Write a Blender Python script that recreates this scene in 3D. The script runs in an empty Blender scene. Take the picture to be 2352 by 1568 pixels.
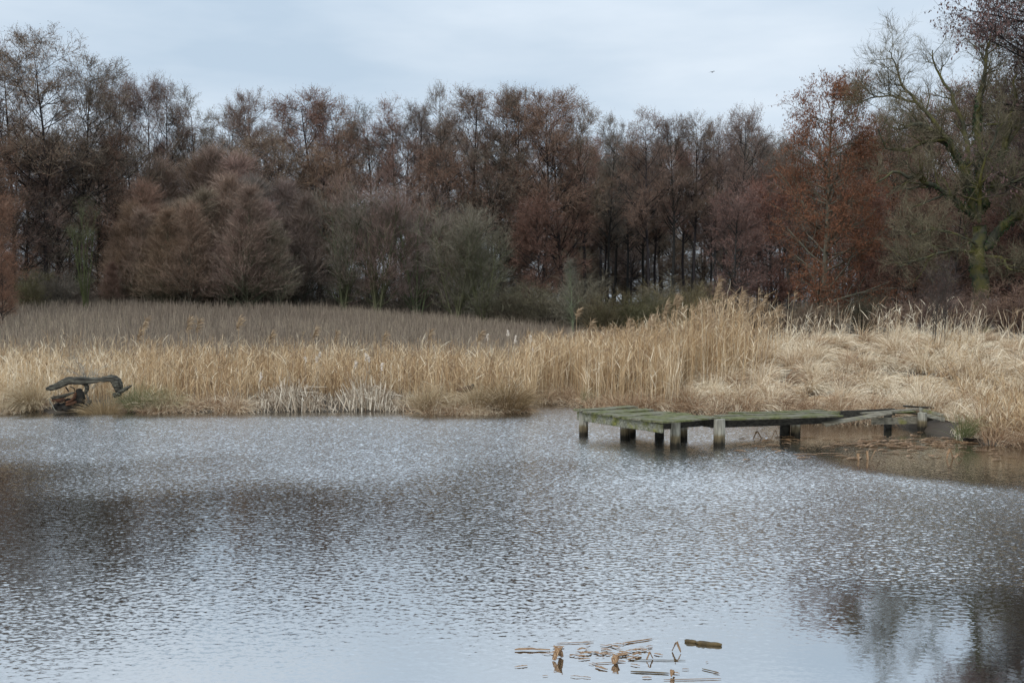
import bpy, math, random
import numpy as np
from mathutils import Vector

# ------------------------------------------------------------------ camera, sky, sun, exposure
SC = bpy.context.scene
CAM_H = 2.9
F = 2613.0                       # focal length in pixels of a 2352 px wide view of the place
PITCH = math.atan(94.0 / F)
cam_d = bpy.data.cameras.new("camera")
cam_d.sensor_width = 36.0
cam_d.lens = 36.0 * F / 2352.0
cam_d.clip_start = 0.1
cam_d.clip_end = 5000.0
cam = bpy.data.objects.new("camera", cam_d)
SC.collection.objects.link(cam)
cam.location = (0, 0, CAM_H)
cam.rotation_euler = (math.radians(90) - PITCH, 0, 0)
SC.camera = cam

SUN_EL = math.radians(42)
SUN_AZ = math.radians(207)       # behind the camera, to its left
world = bpy.data.worlds.new("World")
SC.world = world
world.use_nodes = True
wn, wl = world.node_tree.nodes, world.node_tree.links
wn.clear()
w_out = wn.new('ShaderNodeOutputWorld')
w_bg = wn.new('ShaderNodeBackground')
w_bg.inputs['Strength'].default_value = 0.1
w_sky = wn.new('ShaderNodeTexSky')
w_sky.sky_type = 'NISHITA'
w_sky.sun_disc = False
w_sky.sun_elevation = SUN_EL
w_sky.sun_rotation = SUN_AZ
w_tc = wn.new('ShaderNodeTexCoord')
w_sep = wn.new('ShaderNodeSeparateXYZ')
wl.new(w_tc.outputs['Generated'], w_sep.inputs[0])
w_map = wn.new('ShaderNodeMapping')
w_map.inputs['Scale'].default_value = (1.0, 1.0, 3.6)
w_map.inputs['Location'].default_value = (3.1, 1.7, 0.4)
wl.new(w_tc.outputs['Generated'], w_map.inputs['Vector'])
w_noise = wn.new('ShaderNodeTexNoise')
w_noise.inputs['Scale'].default_value = 2.6
w_noise.inputs['Detail'].default_value = 5.0
w_noise.inputs['Roughness'].default_value = 0.52
wl.new(w_map.outputs[0], w_noise.inputs['Vector'])
w_ramp = wn.new('ShaderNodeValToRGB')
w_ramp.color_ramp.elements[0].position = 0.36
w_ramp.color_ramp.elements[0].color = (5.25, 6.45, 7.75, 1)
w_ramp.color_ramp.elements[1].position = 0.64
w_ramp.color_ramp.elements[1].color = (7.55, 8.45, 9.4, 1)
wl.new(w_noise.outputs['Fac'], w_ramp.inputs[0])
w_el = wn.new('ShaderNodeMapRange')          # an overcast sky brightens overhead
w_el.interpolation_type = 'SMOOTHSTEP'
w_el.inputs['From Min'].default_value = 0.20
w_el.inputs['From Max'].default_value = 0.7
w_el.inputs['To Min'].default_value = 1.0
w_el.inputs['To Max'].default_value = 2.1
wl.new(w_sep.outputs['Z'], w_el.inputs['Value'])
w_mul = wn.new('ShaderNodeVectorMath')
w_mul.operation = 'SCALE'
wl.new(w_ramp.outputs[0], w_mul.inputs[0])
wl.new(w_el.outputs[0], w_mul.inputs['Scale'])
w_mix = wn.new('ShaderNodeMixRGB')
w_mix.inputs['Fac'].default_value = 0.93
wl.new(w_sky.outputs[0], w_mix.inputs['Color1'])
wl.new(w_mul.outputs[0], w_mix.inputs['Color2'])
wl.new(w_mix.outputs[0], w_bg.inputs['Color'])
wl.new(w_bg.outputs[0], w_out.inputs[0])

sun_d = bpy.data.lights.new("sun", 'SUN')
sun_d.energy = 1.35
sun_d.angle = math.radians(25)
sun_d.color = (1.0, 0.95, 0.88)
sun = bpy.data.objects.new("sun", sun_d)
SC.collection.objects.link(sun)
sdir = Vector((math.sin(SUN_AZ) * math.cos(SUN_EL), math.cos(SUN_AZ) * math.cos(SUN_EL), math.sin(SUN_EL)))
sun.rotation_euler = (-sdir).to_track_quat('-Z', 'Y').to_euler()
sun.location = (-20, -30, 40)

SC.view_settings.view_transform = 'Standard'
SC.view_settings.look = 'None'
SC.view_settings.exposure = 0.06
SC.view_settings.gamma = 1.0
SC.cycles.max_bounces = 6
SC.cycles.diffuse_bounces = 3
SC.cycles.glossy_bounces = 3

# ------------------------------------------------------------------ helpers
C = SC.collection.objects
CP, SP = math.cos(PITCH), math.sin(PITCH)


def at(px, py, D):
    """the point at depth D on the sight line through view position px, py"""
    u, v = (px - 1176.0) / F, (py - 784.0) / F
    k = D / (CP - v * SP)
    return Vector((u * k, D, CAM_H + (-SP - v * CP) * k))


def on_plane(px, py, z=0.0):
    u, v = (px - 1176.0) / F, (py - 784.0) / F
    dz = -SP - v * CP
    k = (z - CAM_H) / dz
    return Vector((u * k, (CP - v * SP) * k, z))


def smooth(a, b, x):
    t = np.clip((x - a) / (b - a), 0, 1)
    return t * t * (3 - 2 * t)


def nrm(v):
    return v / np.maximum(np.linalg.norm(v, axis=-1, keepdims=True), 1e-9)


class Geo:
    """collects vertices and quads / triangles for ONE mesh"""
    def __init__(self):
        self.v, self.t, self.q, self.qm, self.n = [], [], [], [], 0

    def add(self, verts, quads, tone=0.5, mat=0):
        verts = np.asarray(verts, float).reshape(-1, 3)
        quads = np.asarray(quads, int)
        self.v.append(verts)
        self.t.append(np.broadcast_to(np.asarray(tone, float), (len(verts),)).copy())
        self.q.append(quads + self.n)
        self.qm.append(np.full(len(quads), mat, int))
        self.n += len(verts)

    def tubes(self, P, R, S=4, tone=None, mat=0, cap=False):
        P = np.asarray(P, float)
        N, K = P.shape[:2]
        if N == 0:
            return
        T = nrm(np.gradient(P, axis=1))
        mean = nrm(P[:, -1] - P[:, 0])
        ref = np.where(np.abs(mean[:, 2:3]) < 0.8, np.array([[0, 0, 1.0]]), np.array([[1.0, 0.2, 0]]))
        n1 = nrm(np.cross(T, ref[:, None, :]))
        n2 = np.cross(T, n1)
        a = np.arange(S) * 2 * math.pi / S
        ring = (n1[:, :, None, :] * np.cos(a)[None, None, :, None] + n2[:, :, None, :] * np.sin(a)[None, None, :, None])
        V = P[:, :, None, :] + ring * np.asarray(R, float)[:, :, None, None]
        i = (np.arange(N)[:, None, None] * K + np.arange(K - 1)[None, :, None]) * S
        s = np.arange(S)[None, None, :]
        s2 = (s + 1) % S
        Q = np.stack([i + s, i + s2, i + S + s2, i + S + s], -1).reshape(-1, 4)
        if cap and S == 4:
            e = (np.arange(N) * K * S)[:, None]
            Q = np.concatenate([Q, e + np.array([[3, 2, 1, 0]]), e + (K - 1) * S + np.array([[0, 1, 2, 3]])])
        tn = 0.5 if tone is None else np.repeat(np.asarray(tone, float), K * S)
        self.add(V, Q, tn, mat)

    def ribbons(self, P, W, side, tone=None, mat=0):
        P = np.asarray(P, float)
        N, K = P.shape[:2]
        if N == 0:
            return
        off = side[:, None, :] * np.asarray(W, float)[:, :, None] * 0.5
        V = np.stack([P - off, P + off], 2)
        i = (np.arange(N)[:, None] * K + np.arange(K - 1)[None, :]) * 2
        Q = np.stack([i, i + 1, i + 3, i + 2], -1).reshape(-1, 4)
        tn = 0.5 if tone is None else np.asarray(tone, float)
        if tone is not None:
            tn = np.repeat(tn, K * 2) if tn.ndim == 1 else np.repeat(tn.reshape(-1), 2)
        self.add(V, Q, tn, mat)

    def diamonds(self, pos, d, side, L, W, tone=None, mat=0):
        N = len(pos)
        if N == 0:
            return
        L, W = np.asarray(L)[:, None], np.asarray(W)[:, None]
        V = np.stack([pos, pos + d * L * .5 + side * W * .5, pos + d * L, pos + d * L * .5 - side * W * .5], 1)
        Q = np.arange(N * 4).reshape(N, 4)
        self.add(V, Q, 0.5 if tone is None else np.repeat(tone, 4), mat)

    def box(self, o, ex, ey, ez, tone=0.5, mat=0, bev=0.0):
        """box from corner o along the three edge vectors"""
        o, ex, ey, ez = (np.asarray(k, float) for k in (o, ex, ey, ez))
        V = [o, o + ex, o + ex + ey, o + ey, o + ez, o + ex + ez, o + ex + ey + ez, o + ey + ez]
        Q = [[0, 3, 2, 1], [4, 5, 6, 7], [0, 1, 5, 4], [1, 2, 6, 5], [2, 3, 7, 6], [3, 0, 4, 7]]
        self.add(V, Q, tone, mat)

    def mesh(self, name, mats, shade=False):
        me = bpy.data.meshes.new(name)
        V = np.concatenate(self.v)
        Q = np.concatenate(self.q)
        me.vertices.add(len(V))
        me.vertices.foreach_set('co', V.astype(np.float32).ravel())
        me.loops.add(len(Q) * 4)
        me.loops.foreach_set('vertex_index', Q.astype(np.int32).ravel())
        me.polygons.add(len(Q))
        me.polygons.foreach_set('loop_start', (np.arange(len(Q)) * 4).astype(np.int32))
        for m in mats:
            me.materials.append(m)
        me.polygons.foreach_set('material_index', np.concatenate(self.qm).astype(np.int32))
        me.polygons.foreach_set('use_smooth', np.full(len(Q), shade))
        at_ = me.attributes.new('tone', 'FLOAT', 'POINT')
        at_.data.foreach_set('value', np.concatenate(self.t).astype(np.float32))
        me.update(calc_edges=True)
        return me


def tag(o, label=None, cat=None, group=None, kind=None):
    if label: o['label'] = label
    if cat: o['category'] = cat
    if group: o['group'] = group
    if kind: o['kind'] = kind
    return o


def obj(name, data, parent=None, loc=None, color=None):
    o = bpy.data.objects.new(name, data)
    C.link(o)
    if parent is not None: o.parent = parent
    if loc is not None: o.location = loc
    if color is not None: o.color = (*color, 1)
    return o


def empty(name, loc, label, cat, group=None, rz=0.0, sc=1.0):
    o = obj(name, None, loc=loc)
    o.empty_display_size = 0.2
    o.rotation_euler = (0, 0, rz)
    o.scale = (sc, sc, sc)
    return tag(o, label, cat, group)


# ------------------------------------------------------------------ materials
def mat_new(name):
    m = bpy.data.materials.new(name)
    m.use_nodes = True
    nt = m.node_tree
    b = nt.nodes['Principled BSDF']
    b.inputs['Roughness'].default_value = 0.85
    b.inputs['Specular IOR Level'].default_value = 0.2
    return m, nt.nodes, nt.links, b


def ramp_node(nodes, stops):
    r = nodes.new('ShaderNodeValToRGB')
    el = r.color_ramp.elements
    while len(el) < len(stops):
        el.new(0.5)
    for e, (p, c) in zip(el, stops):
        e.position = p
        e.color = (*c, 1)
    return r


def mat_tone(name, stops, noise=None, trans=0.0, rough=0.8):
    """colour along each blade's own random tone"""
    m, n, l, b = mat_new(name)
    a = n.new('ShaderNodeAttribute')
    a.attribute_name = 'tone'
    r = ramp_node(n, stops)
    src = a.outputs['Fac']
    if noise:
        tx = n.new('ShaderNodeTexNoise')
        tx.inputs['Scale'].default_value = noise[0]
        tx.inputs['Detail'].default_value = 3
        tc = n.new('ShaderNodeTexCoord')
        l.new(tc.outputs['Object'], tx.inputs['Vector'])
        ma = n.new('ShaderNodeMath'); ma.operation = 'MULTIPLY_ADD'
        l.new(tx.outputs['Fac'], ma.inputs[0])
        ma.inputs[1].default_value = noise[1]
        sb = n.new('ShaderNodeMath'); sb.operation = 'SUBTRACT'
        l.new(src, sb.inputs[0]); sb.inputs[1].default_value = noise[1] * 0.5
        l.new(sb.outputs[0], ma.inputs[2])
        src = ma.outputs[0]
    l.new(src, r.inputs[0])
    l.new(r.outputs[0], b.inputs['Base Color'])
    b.inputs['Roughness'].default_value = rough
    return m


def mat_tree(name, mul=(1, 1, 1), var=0.45, scale=0.5, moss=None):
    """the object's own colour, varied in clumps and a little from twig to twig"""
    m, n, l, b = mat_new(name)
    oi = n.new('ShaderNodeObjectInfo')
    tc = n.new('ShaderNodeTexCoord')
    tx = n.new('ShaderNodeTexNoise')
    tx.inputs['Scale'].default_value = scale
    tx.inputs['Detail'].default_value = 4
    l.new(tc.outputs['Object'], tx.inputs['Vector'])
    a = n.new('ShaderNodeAttribute'); a.attribute_name = 'tone'
    s = n.new('ShaderNodeMath'); s.operation = 'ADD'
    l.new(tx.outputs['Fac'], s.inputs[0]); l.new(a.outputs['Fac'], s.inputs[1])
    mr = n.new('ShaderNodeMapRange')
    mr.inputs['From Min'].default_value = 0.4; mr.inputs['From Max'].default_value = 1.6
    mr.inputs['To Min'].default_value = 1 - var; mr.inputs['To Max'].default_value = 1 + var
    l.new(s.outputs[0], mr.inputs['Value'])
    v = n.new('ShaderNodeVectorMath'); v.operation = 'SCALE'
    l.new(oi.outputs['Color'], v.inputs[0]); l.new(mr.outputs[0], v.inputs['Scale'])
    v2 = n.new('ShaderNodeVectorMath'); v2.operation = 'MULTIPLY'
    l.new(v.outputs[0], v2.inputs[0]); v2.inputs[1].default_value = mul
    out = v2.outputs[0]
    if moss:
        t2 = n.new('ShaderNodeTexNoise'); t2.inputs['Scale'].default_value = moss[1]; t2.inputs['Detail'].default_value = 5
        l.new(tc.outputs['Object'], t2.inputs['Vector'])
        r2 = ramp_node(n, [(0.42, (0, 0, 0)), (0.62, (1, 1, 1))])
        l.new(t2.outputs['Fac'], r2.inputs[0])
        mx = n.new('ShaderNodeMixRGB')
        l.new(r2.outputs[0], mx.inputs['Fac']); l.new(out, mx.inputs['Color1'])
        mx.inputs['Color2'].default_value = (*moss[0], 1)
        out = mx.outputs[0]
    l.new(out, b.inputs['Base Color'])
    b.inputs['Roughness'].default_value = 0.9
    return m


def mat_noise(name, stops, scale=(1, 1, 1), tex=4.0, detail=6, rough=0.85, bump=0.0, space='Object', dist=0.0):
    m, n, l, b = mat_new(name)
    tc = n.new('ShaderNodeTexCoord')
    mp = n.new('ShaderNodeMapping'); mp.inputs['Scale'].default_value = scale
    l.new(tc.outputs[space], mp.inputs['Vector'])
    tx = n.new('ShaderNodeTexNoise'); tx.inputs['Scale'].default_value = tex
    tx.inputs['Detail'].default_value = detail; tx.inputs['Distortion'].default_value = dist
    tx.inputs['Roughness'].default_value = 0.62
    l.new(mp.outputs[0], tx.inputs['Vector'])
    r = ramp_node(n, stops)
    l.new(tx.outputs['Fac'], r.inputs[0])
    l.new(r.outputs[0], b.inputs['Base Color'])
    b.inputs['Roughness'].default_value = rough
    if bump:
        bp = n.new('ShaderNodeBump'); bp.inputs['Strength'].default_value = bump; bp.inputs['Distance'].default_value = 0.02
        l.new(tx.outputs['Fac'], bp.inputs['Height']); l.new(bp.outputs[0], b.inputs['Normal'])
    return m


M_bark = mat_tree('bark', var=0.5, scale=3.0)
M_twig = mat_tree('twigs', mul=(0.97, 0.965, 0.90), var=0.7, scale=0.45)
M_catkin = mat_tree('catkins', mul=(1.10, 0.90, 0.78), var=0.5, scale=0.4)
M_mossbark = mat_tree('mossy_bark', var=0.4, scale=2.0, moss=((0.105, 0.095, 0.028), 1.4))
M_ivy = mat_tone('ivy_leaves', [(0.0, (0.012, 0.028, 0.010)), (1.0, (0.035, 0.07, 0.02))])
M_ground = mat_noise('meadow_soil', [(0.3, (0.032, 0.024, 0.017)), (0.6, (0.065, 0.05, 0.036)), (0.8, (0.11, 0.085, 0.06))], tex=0.6, bump=0.3)
M_weed = mat_tone('dry_meadow_weeds', [(0.0, (0.128, 0.097, 0.073)), (0.5, (0.238, 0.186, 0.139)), (0.85, (0.345, 0.278, 0.195)), (1.0, (0.46, 0.38, 0.27))], noise=(0.06, 0.8))
M_reed = mat_tone('dry_reed', [(0.0, (0.17, 0.105, 0.06)), (0.4, (0.41, 0.265, 0.135)), (0.75, (0.57, 0.42, 0.25)), (1.0, (0.74, 0.63, 0.46))], noise=(0.45, 0.35), rough=0.6)
M_plume = mat_tone('reed_plumes', [(0.0, (0.22, 0.145, 0.085)), (1.0, (0.46, 0.345, 0.22))])
M_cattail = mat_tone('bleached_cattail_leaves', [(0.0, (0.15, 0.10, 0.06)), (0.5, (0.33, 0.26, 0.185)), (1.0, (0.60, 0.52, 0.41))], rough=0.6)
M_fluff = mat_tone('seed_fluff', [(0.0, (0.42, 0.34, 0.26)), (1.0, (0.70, 0.62, 0.53))])
M_sedge = mat_tone('dry_sedge', [(0.0, (0.17, 0.088, 0.045)), (0.3, (0.35, 0.225, 0.13)), (0.7, (0.57, 0.435, 0.285)), (1.0, (0.80, 0.695, 0.52))], noise=(0.5, 0.4), rough=0.6)
M_green = mat_tone('green_sedge', [(0.0, (0.10, 0.115, 0.042)), (0.5, (0.25, 0.22, 0.115)), (1.0, (0.46, 0.37, 0.22))])
M_tuss = mat_tone('brown_sedge', [(0.0, (0.13, 0.08, 0.035)), (0.5, (0.27, 0.19, 0.10)), (1.0, (0.46, 0.36, 0.23))])
M_litter = mat_noise('floating_leaf', [(0.30, (0.045, 0.024, 0.012)), (0.5, (0.19, 0.105, 0.05)), (0.70, (0.46, 0.32, 0.19))], tex=7.0, space='Generated', rough=0.5)
M_stick = mat_noise('wet_stick', [(0.3, (0.03, 0.022, 0.012)), (0.65, (0.11, 0.075, 0.03))], tex=14.0, rough=0.45)


def wood(name, stops, mossy=None):
    """weathered timber; moss sits on what faces up"""
    m, n, l, b = mat_new(name)
    tc = n.new('ShaderNodeTexCoord')
    mp = n.new('ShaderNodeMapping'); mp.inputs['Scale'].default_value = (1.2, 9.0, 9.0)
    l.new(tc.outputs['Object'], mp.inputs['Vector'])
    tx = n.new('ShaderNodeTexNoise'); tx.inputs['Scale'].default_value = 3.0; tx.inputs['Detail'].default_value = 8
    l.new(mp.outputs[0], tx.inputs['Vector'])
    r = ramp_node(n, stops)
    l.new(tx.outputs['Fac'], r.inputs[0])
    out = r.outputs[0]
    if mossy:
        g = n.new('ShaderNodeTexNoise'); g.inputs['Scale'].default_value = mossy[2]; g.inputs['Detail'].default_value = 6
        l.new(tc.outputs['Object'], g.inputs['Vector'])
        gr = ramp_node(n, [(mossy[3], (0, 0, 0)), (mossy[3] + 0.16, (1, 1, 1))])
        l.new(g.outputs['Fac'], gr.inputs[0])
        g2 = n.new('ShaderNodeTexNoise'); g2.inputs['Scale'].default_value = 11.0; g2.inputs['Detail'].default_value = 4
        l.new(tc.outputs['Object'], g2.inputs['Vector'])
        gc = ramp_node(n, [(0.35, mossy[0]), (0.68, mossy[1])])
        l.new(g2.outputs['Fac'], gc.inputs[0])
        mx = n.new('ShaderNodeMixRGB')
        l.new(gr.outputs[0], mx.inputs['Fac']); l.new(out, mx.inputs['Color1']); l.new(gc.outputs[0], mx.inputs['Color2'])
        out = mx.outputs[0]
    l.new(out, b.inputs['Base Color'])
    bp = n.new('ShaderNodeBump'); bp.inputs['Strength'].default_value = 0.5; bp.inputs['Distance'].default_value = 0.01
    l.new(tx.outputs['Fac'], bp.inputs['Height']); l.new(bp.outputs[0], b.inputs['Normal'])
    return m


M_plank = wood('mossy_plank', [(0.3, (0.06, 0.055, 0.035)), (0.7, (0.20, 0.185, 0.13))], ((0.050, 0.056, 0.018), (0.145, 0.14, 0.06), 3.2, 0.40))
M_beam = wood('weathered_beam', [(0.3, (0.07, 0.068, 0.05)), (0.7, (0.26, 0.25, 0.19))], ((0.06, 0.07, 0.02), (0.19, 0.175, 0.05), 4.0, 0.43))
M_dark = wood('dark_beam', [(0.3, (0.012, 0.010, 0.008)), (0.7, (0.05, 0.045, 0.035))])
M_grey = wood('grey_board', [(0.3, (0.13, 0.12, 0.09)), (0.7, (0.38, 0.36, 0.29))], ((0.12, 0.12, 0.04), (0.26, 0.24, 0.08), 3.0, 0.56))
M_old = wood('old_brown_board', [(0.3, (0.07, 0.06, 0.042)), (0.7, (0.22, 0.195, 0.145))], ((0.10, 0.095, 0.03), (0.2, 0.18, 0.06), 3.0, 0.58))
M_yel = mat_noise('yellow_lichen', [(0.35, (0.13, 0.13, 0.02)), (0.7, (0.34, 0.29, 0.03))], tex=12)

mp_, n_, l_, b_ = mat_new('jetty_post')          # wet and dark low down, grey above the tide mark
tc_ = n_.new('ShaderNodeTexCoord'); sp_ = n_.new('ShaderNodeSeparateXYZ'); l_.new(tc_.outputs['Object'], sp_.inputs[0])
mm_ = n_.new('ShaderNodeMapping'); mm_.inputs['Scale'].default_value = (14, 14, 2.0); l_.new(tc_.outputs['Object'], mm_.inputs[0])
tx_ = n_.new('ShaderNodeTexNoise'); tx_.inputs['Scale'].default_value = 1.6; tx_.inputs['Detail'].default_value = 7; l_.new(mm_.outputs[0], tx_.inputs['Vector'])
r1_ = ramp_node(n_, [(0.3, (0.12, 0.112, 0.09)), (0.7, (0.35, 0.325, 0.26))]); l_.new(tx_.outputs['Fac'], r1_.inputs[0])
ad_ = n_.new('ShaderNodeMath'); ad_.operation = 'MULTIPLY_ADD'; l_.new(tx_.outputs['Fac'], ad_.inputs[0]); ad_.inputs[1].default_value = 0.12; l_.new(sp_.outputs['Z'], ad_.inputs[2])
mr_ = ramp_node(n_, [(0.13, (0.08, 0.07, 0.055)), (0.18, (0.30, 0.25, 0.18)), (0.27, (0.58, 0.48, 0.34)), (0.33, (1, 1, 1))]); l_.new(ad_.outputs[0], mr_.inputs[0])
mx_ = n_.new('ShaderNodeMixRGB'); mx_.blend_type = 'MULTIPLY'; mx_.inputs['Fac'].default_value = 1
l_.new(r1_.outputs[0], mx_.inputs['Color1']); l_.new(mr_.outputs[0], mx_.inputs['Color2']); l_.new(mx_.outputs[0], b_.inputs['Base Color'])
M_post = mp_

M_log = wood('grey_deadwood', [(0.35, (0.012, 0.010, 0.008)), (0.55, (0.055, 0.05, 0.038)), (0.75, (0.16, 0.15, 0.115))])
M_rot = mat_noise('rotten_red_wood', [(0.35, (0.022, 0.012, 0.008)), (0.55, (0.07, 0.032, 0.017)), (0.75, (0.17, 0.08, 0.04))], tex=7, scale=(1, 1, 2))
M_black = mat_noise('black_root', [(0.35, (0.010, 0.009, 0.008)), (0.7, (0.045, 0.038, 0.03))], tex=8)

# ------------------------------------------------------------------ ground
SHORE = [(-600, 948), (0, 948), (85, 949), (110, 943), (285, 942), (310, 947), (600, 946), (940, 944), (985, 950), (1130, 949), (1212, 946), (1232, 928), (1315, 926),
         (1345, 940), (1500, 948), (1700, 958), (1850, 968), (2000, 972), (2070, 974), (2180, 1006), (2230, 1019), (2352, 1023), (2700, 1040)]
SHP = [on_plane(a, b) for a, b in SHORE]
SHX = np.array([p.x for p in SHP]); SHY = np.array([p.y for p in SHP])
order = np.argsort(SHX); SHX, SHY = SHX[order], SHY[order]


def shore(x):
    return np.interp(x, SHX, SHY)


def gh(x, y):
    """height of the ground"""
    x, y = np.asarray(x, float), np.asarray(y, float)
    s = y - shore(x)
    u = x / np.maximum(y, 5.0)
    bank = -0.7 + 0.76 * smooth(-1.6, 0.30, s) + 0.08 * smooth(0.3, 1.5, s)
    hm = np.interp(u, [-0.6, -0.45, -0.2, -0.07, 0.06, 0.2, 0.45, 0.7], [3.3, 3.1, 2.45, 1.5, 0.55, 0.6, 1.3, 1.6])
    meadow = (hm - 0.1) * smooth(36, 104, y) * (1 - 0.75 * smooth(135, 320, y))
    rb = 1.4 * smooth(0.10, 0.30, u) * smooth(26.2, 35.5, y) * (1 - smooth(44, 70, y))
    near = 1.9 * (1 - smooth(0.5, 5.5, y))
    z = bank + np.where(s > 0, meadow + rb, 0.0) + near
    return z + 0.05 * np.sin(x * 0.7 + 1.3) * np.sin(y * 0.55) * smooth(0.5, 3, s)


def gz(x, y):
    return float(gh(x, y))


def axis(parts):
    out = []
    for a, b, st in parts:
        out.append(np.arange(a, b, st))
    return np.unique(np.concatenate(out))


def sheet(xs, ys, zf):
    X, Y = np.meshgrid(xs, ys)
    Z = zf(X, Y)
    V = np.stack([X, Y, Z], -1).reshape(-1, 3)
    nx, ny = len(xs), len(ys)
    i = (np.arange(ny - 1)[:, None] * nx + np.arange(nx - 1)[None, :])
    Q = np.stack([i, i + 1, i + nx + 1, i + nx], -1).reshape(-1, 4)
    g = Geo(); g.add(V, Q)
    return g


gx = axis([(-1500, -100, 100), (-100, -20, 4), (-20, 20, 0.4), (20, 100, 4), (100, 1501, 100)])
gy = axis([(-60, 4, 2), (4, 20, 1.0), (20, 44, 0.25), (44, 140, 3), (140, 400, 20), (400, 3001, 200)])
tag(obj('ground', sheet(gx, gy, gh).mesh('ground', [M_ground], True)), kind='structure')

# ------------------------------------------------------------------ water, with real ripples
rw = np.random.default_rng(5)


def amp(x, y):
    """slope of the ripples: wind patches, sheltered corners"""
    px = 1176 + F * x / np.maximum(y, 3)
    py = 690 + F * CAM_H / np.maximum(y, 3)
    w = 26 * np.sin(x * 0.55 + 0.4) + 22 * np.sin(x * 1.3 + y * 0.4) + 16 * np.sin(y * 1.1 - x * 0.7)
    pyw = py + w
    a = np.interp(pyw, [930, 1040, 1120, 1220, 1320, 1400, 1480, 1560], [0.20, 0.20, 0.145, 0.10, 0.085, 0.068, 0.04, 0.018])
    left = (1 - smooth(700, 1500, px + 3 * w)) * smooth(1050, 1150, pyw) * (1 - smooth(1250, 1400, pyw))
    a = a * (1 - 0.52 * left)
    a = a * (1 + 0.45 * smooth(900, 1500, px + w) * smooth(1060, 1120, py) * (1 - smooth(1330, 1450, pyw)))
    calm = smooth(1750, 2050, px + 2 * w) * smooth(1300, 1420, pyw)
    a = a * (1 - 0.66 * calm)
    shel = smooth(1650, 1900, px) * smooth(965, 985, py) * (1 - smooth(1030 + 35 * smooth(1900, 2300, px), 1075 + 40 * smooth(1900, 2300, px), pyw))
    a = a * (1 - 0.78 * shel)
    bank = 1 - 0.72 * smooth(-2.0, -0.1, y - shore(x))
    return a * bank


def waves(X, Y):
    Z = np.zeros_like(X)
    n = 72
    lam = np.exp(rw.uniform(math.log(0.07), math.log(0.15), n))
    th = math.radians(80) + rw.normal(0, 0.95, n)
    slope = (lam / 0.3) ** 0.05 * rw.uniform(0.6, 1.2, n)
    ph = rw.uniform(0, 6.28, n)
    wx = X + 0.10 * np.sin(Y * 1.7 + 0.6 * X) + 0.05 * np.sin(Y * 4.1 - X * 2.2)
    wy = Y + 0.08 * np.sin(X * 1.9 - 0.5 * Y) + 0.04 * np.sin(X * 5.3 + Y * 2.7)
    norm = 1 / math.sqrt(0.5 * np.sum(slope ** 2))
    for i in range(n):
        k = 2 * math.pi / lam[i]
        Z += slope[i] * norm / k * np.sin(k * (math.cos(th[i]) * wx + math.sin(th[i]) * wy) + ph[i])
    edge = smooth(-15.5, -14.5, X) * (1 - smooth(14.5, 15.5, X)) * smooth(5.6, 6.5, Y) * (1 - smooth(32, 33.4, Y))
    return Z * amp(X, Y) * 0.38 * edge


wxs = axis([(-160, -15.5, 8), (-15.5, 15.5, 0.028), (15.5, 161, 8)])
wys = axis([(-12, 5.6, 1.6), (5.6, 33.4, 0.020), (33.4, 48, 2.0)])
m_w, n_, l_, b_ = mat_new('pond_water')
b_.inputs['Base Color'].default_value = (0.022, 0.019, 0.012, 1)
b_.inputs['Roughness'].default_value = 0.04
b_.inputs['Specular IOR Level'].default_value = 0.5
b_.inputs['IOR'].default_value = 10.0
# finer ripples between the modelled ones, as steep as the wind patch they lie in
at_n = n_.new('ShaderNodeAttribute'); at_n.attribute_name = 'tone'
tc_n = n_.new('ShaderNodeTexCoord')
mp_n = n_.new('ShaderNodeMapping'); mp_n.inputs['Scale'].default_value = (23.0, 38.0, 1.0)
l_.new(tc_n.outputs['Object'], mp_n.inputs['Vector'])
tx_n = n_.new('ShaderNodeTexNoise'); tx_n.inputs['Scale'].default_value = 1.0; tx_n.inputs['Detail'].default_value = 2.0
l_.new(mp_n.outputs[0], tx_n.inputs['Vector'])
sb_n = n_.new('ShaderNodeVectorMath'); sb_n.operation = 'SUBTRACT'; sb_n.inputs[1].default_value = (0.5, 0.5, 0.5)
l_.new(tx_n.outputs['Color'], sb_n.inputs[0])
ml_n = n_.new('ShaderNodeVectorMath'); ml_n.operation = 'MULTIPLY'; ml_n.inputs[1].default_value = (2.8, 3.8, 0.0)
l_.new(sb_n.outputs[0], ml_n.inputs[0])
sc_n = n_.new('ShaderNodeVectorMath'); sc_n.operation = 'SCALE'
l_.new(ml_n.outputs[0], sc_n.inputs[0]); l_.new(at_n.outputs['Fac'], sc_n.inputs['Scale'])
ge_n = n_.new('ShaderNodeNewGeometry')
ad_n = n_.new('ShaderNodeVectorMath'); ad_n.operation = 'ADD'
l_.new(ge_n.outputs['Normal'], ad_n.inputs[0]); l_.new(sc_n.outputs[0], ad_n.inputs[1])
nm_n = n_.new('ShaderNodeVectorMath'); nm_n.operation = 'NORMALIZE'
l_.new(ad_n.outputs[0], nm_n.inputs[0]); l_.new(nm_n.outputs[0], b_.inputs['Normal'])
ro_n = n_.new('ShaderNodeMath'); ro_n.operation = 'MULTIPLY_ADD'    # the ripples too small to model
l_.new(at_n.outputs['Fac'], ro_n.inputs[0]); ro_n.inputs[1].default_value = 1.0; ro_n.inputs[2].default_value = 0.02
l_.new(ro_n.outputs[0], b_.inputs['Roughness'])
gw = sheet(wxs, wys, waves)
gw.t[0] = amp(gw.v[0][:, 0], gw.v[0][:, 1])
water = tag(obj('water', gw.mesh('water', [m_w], True)), kind='structure')

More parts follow.
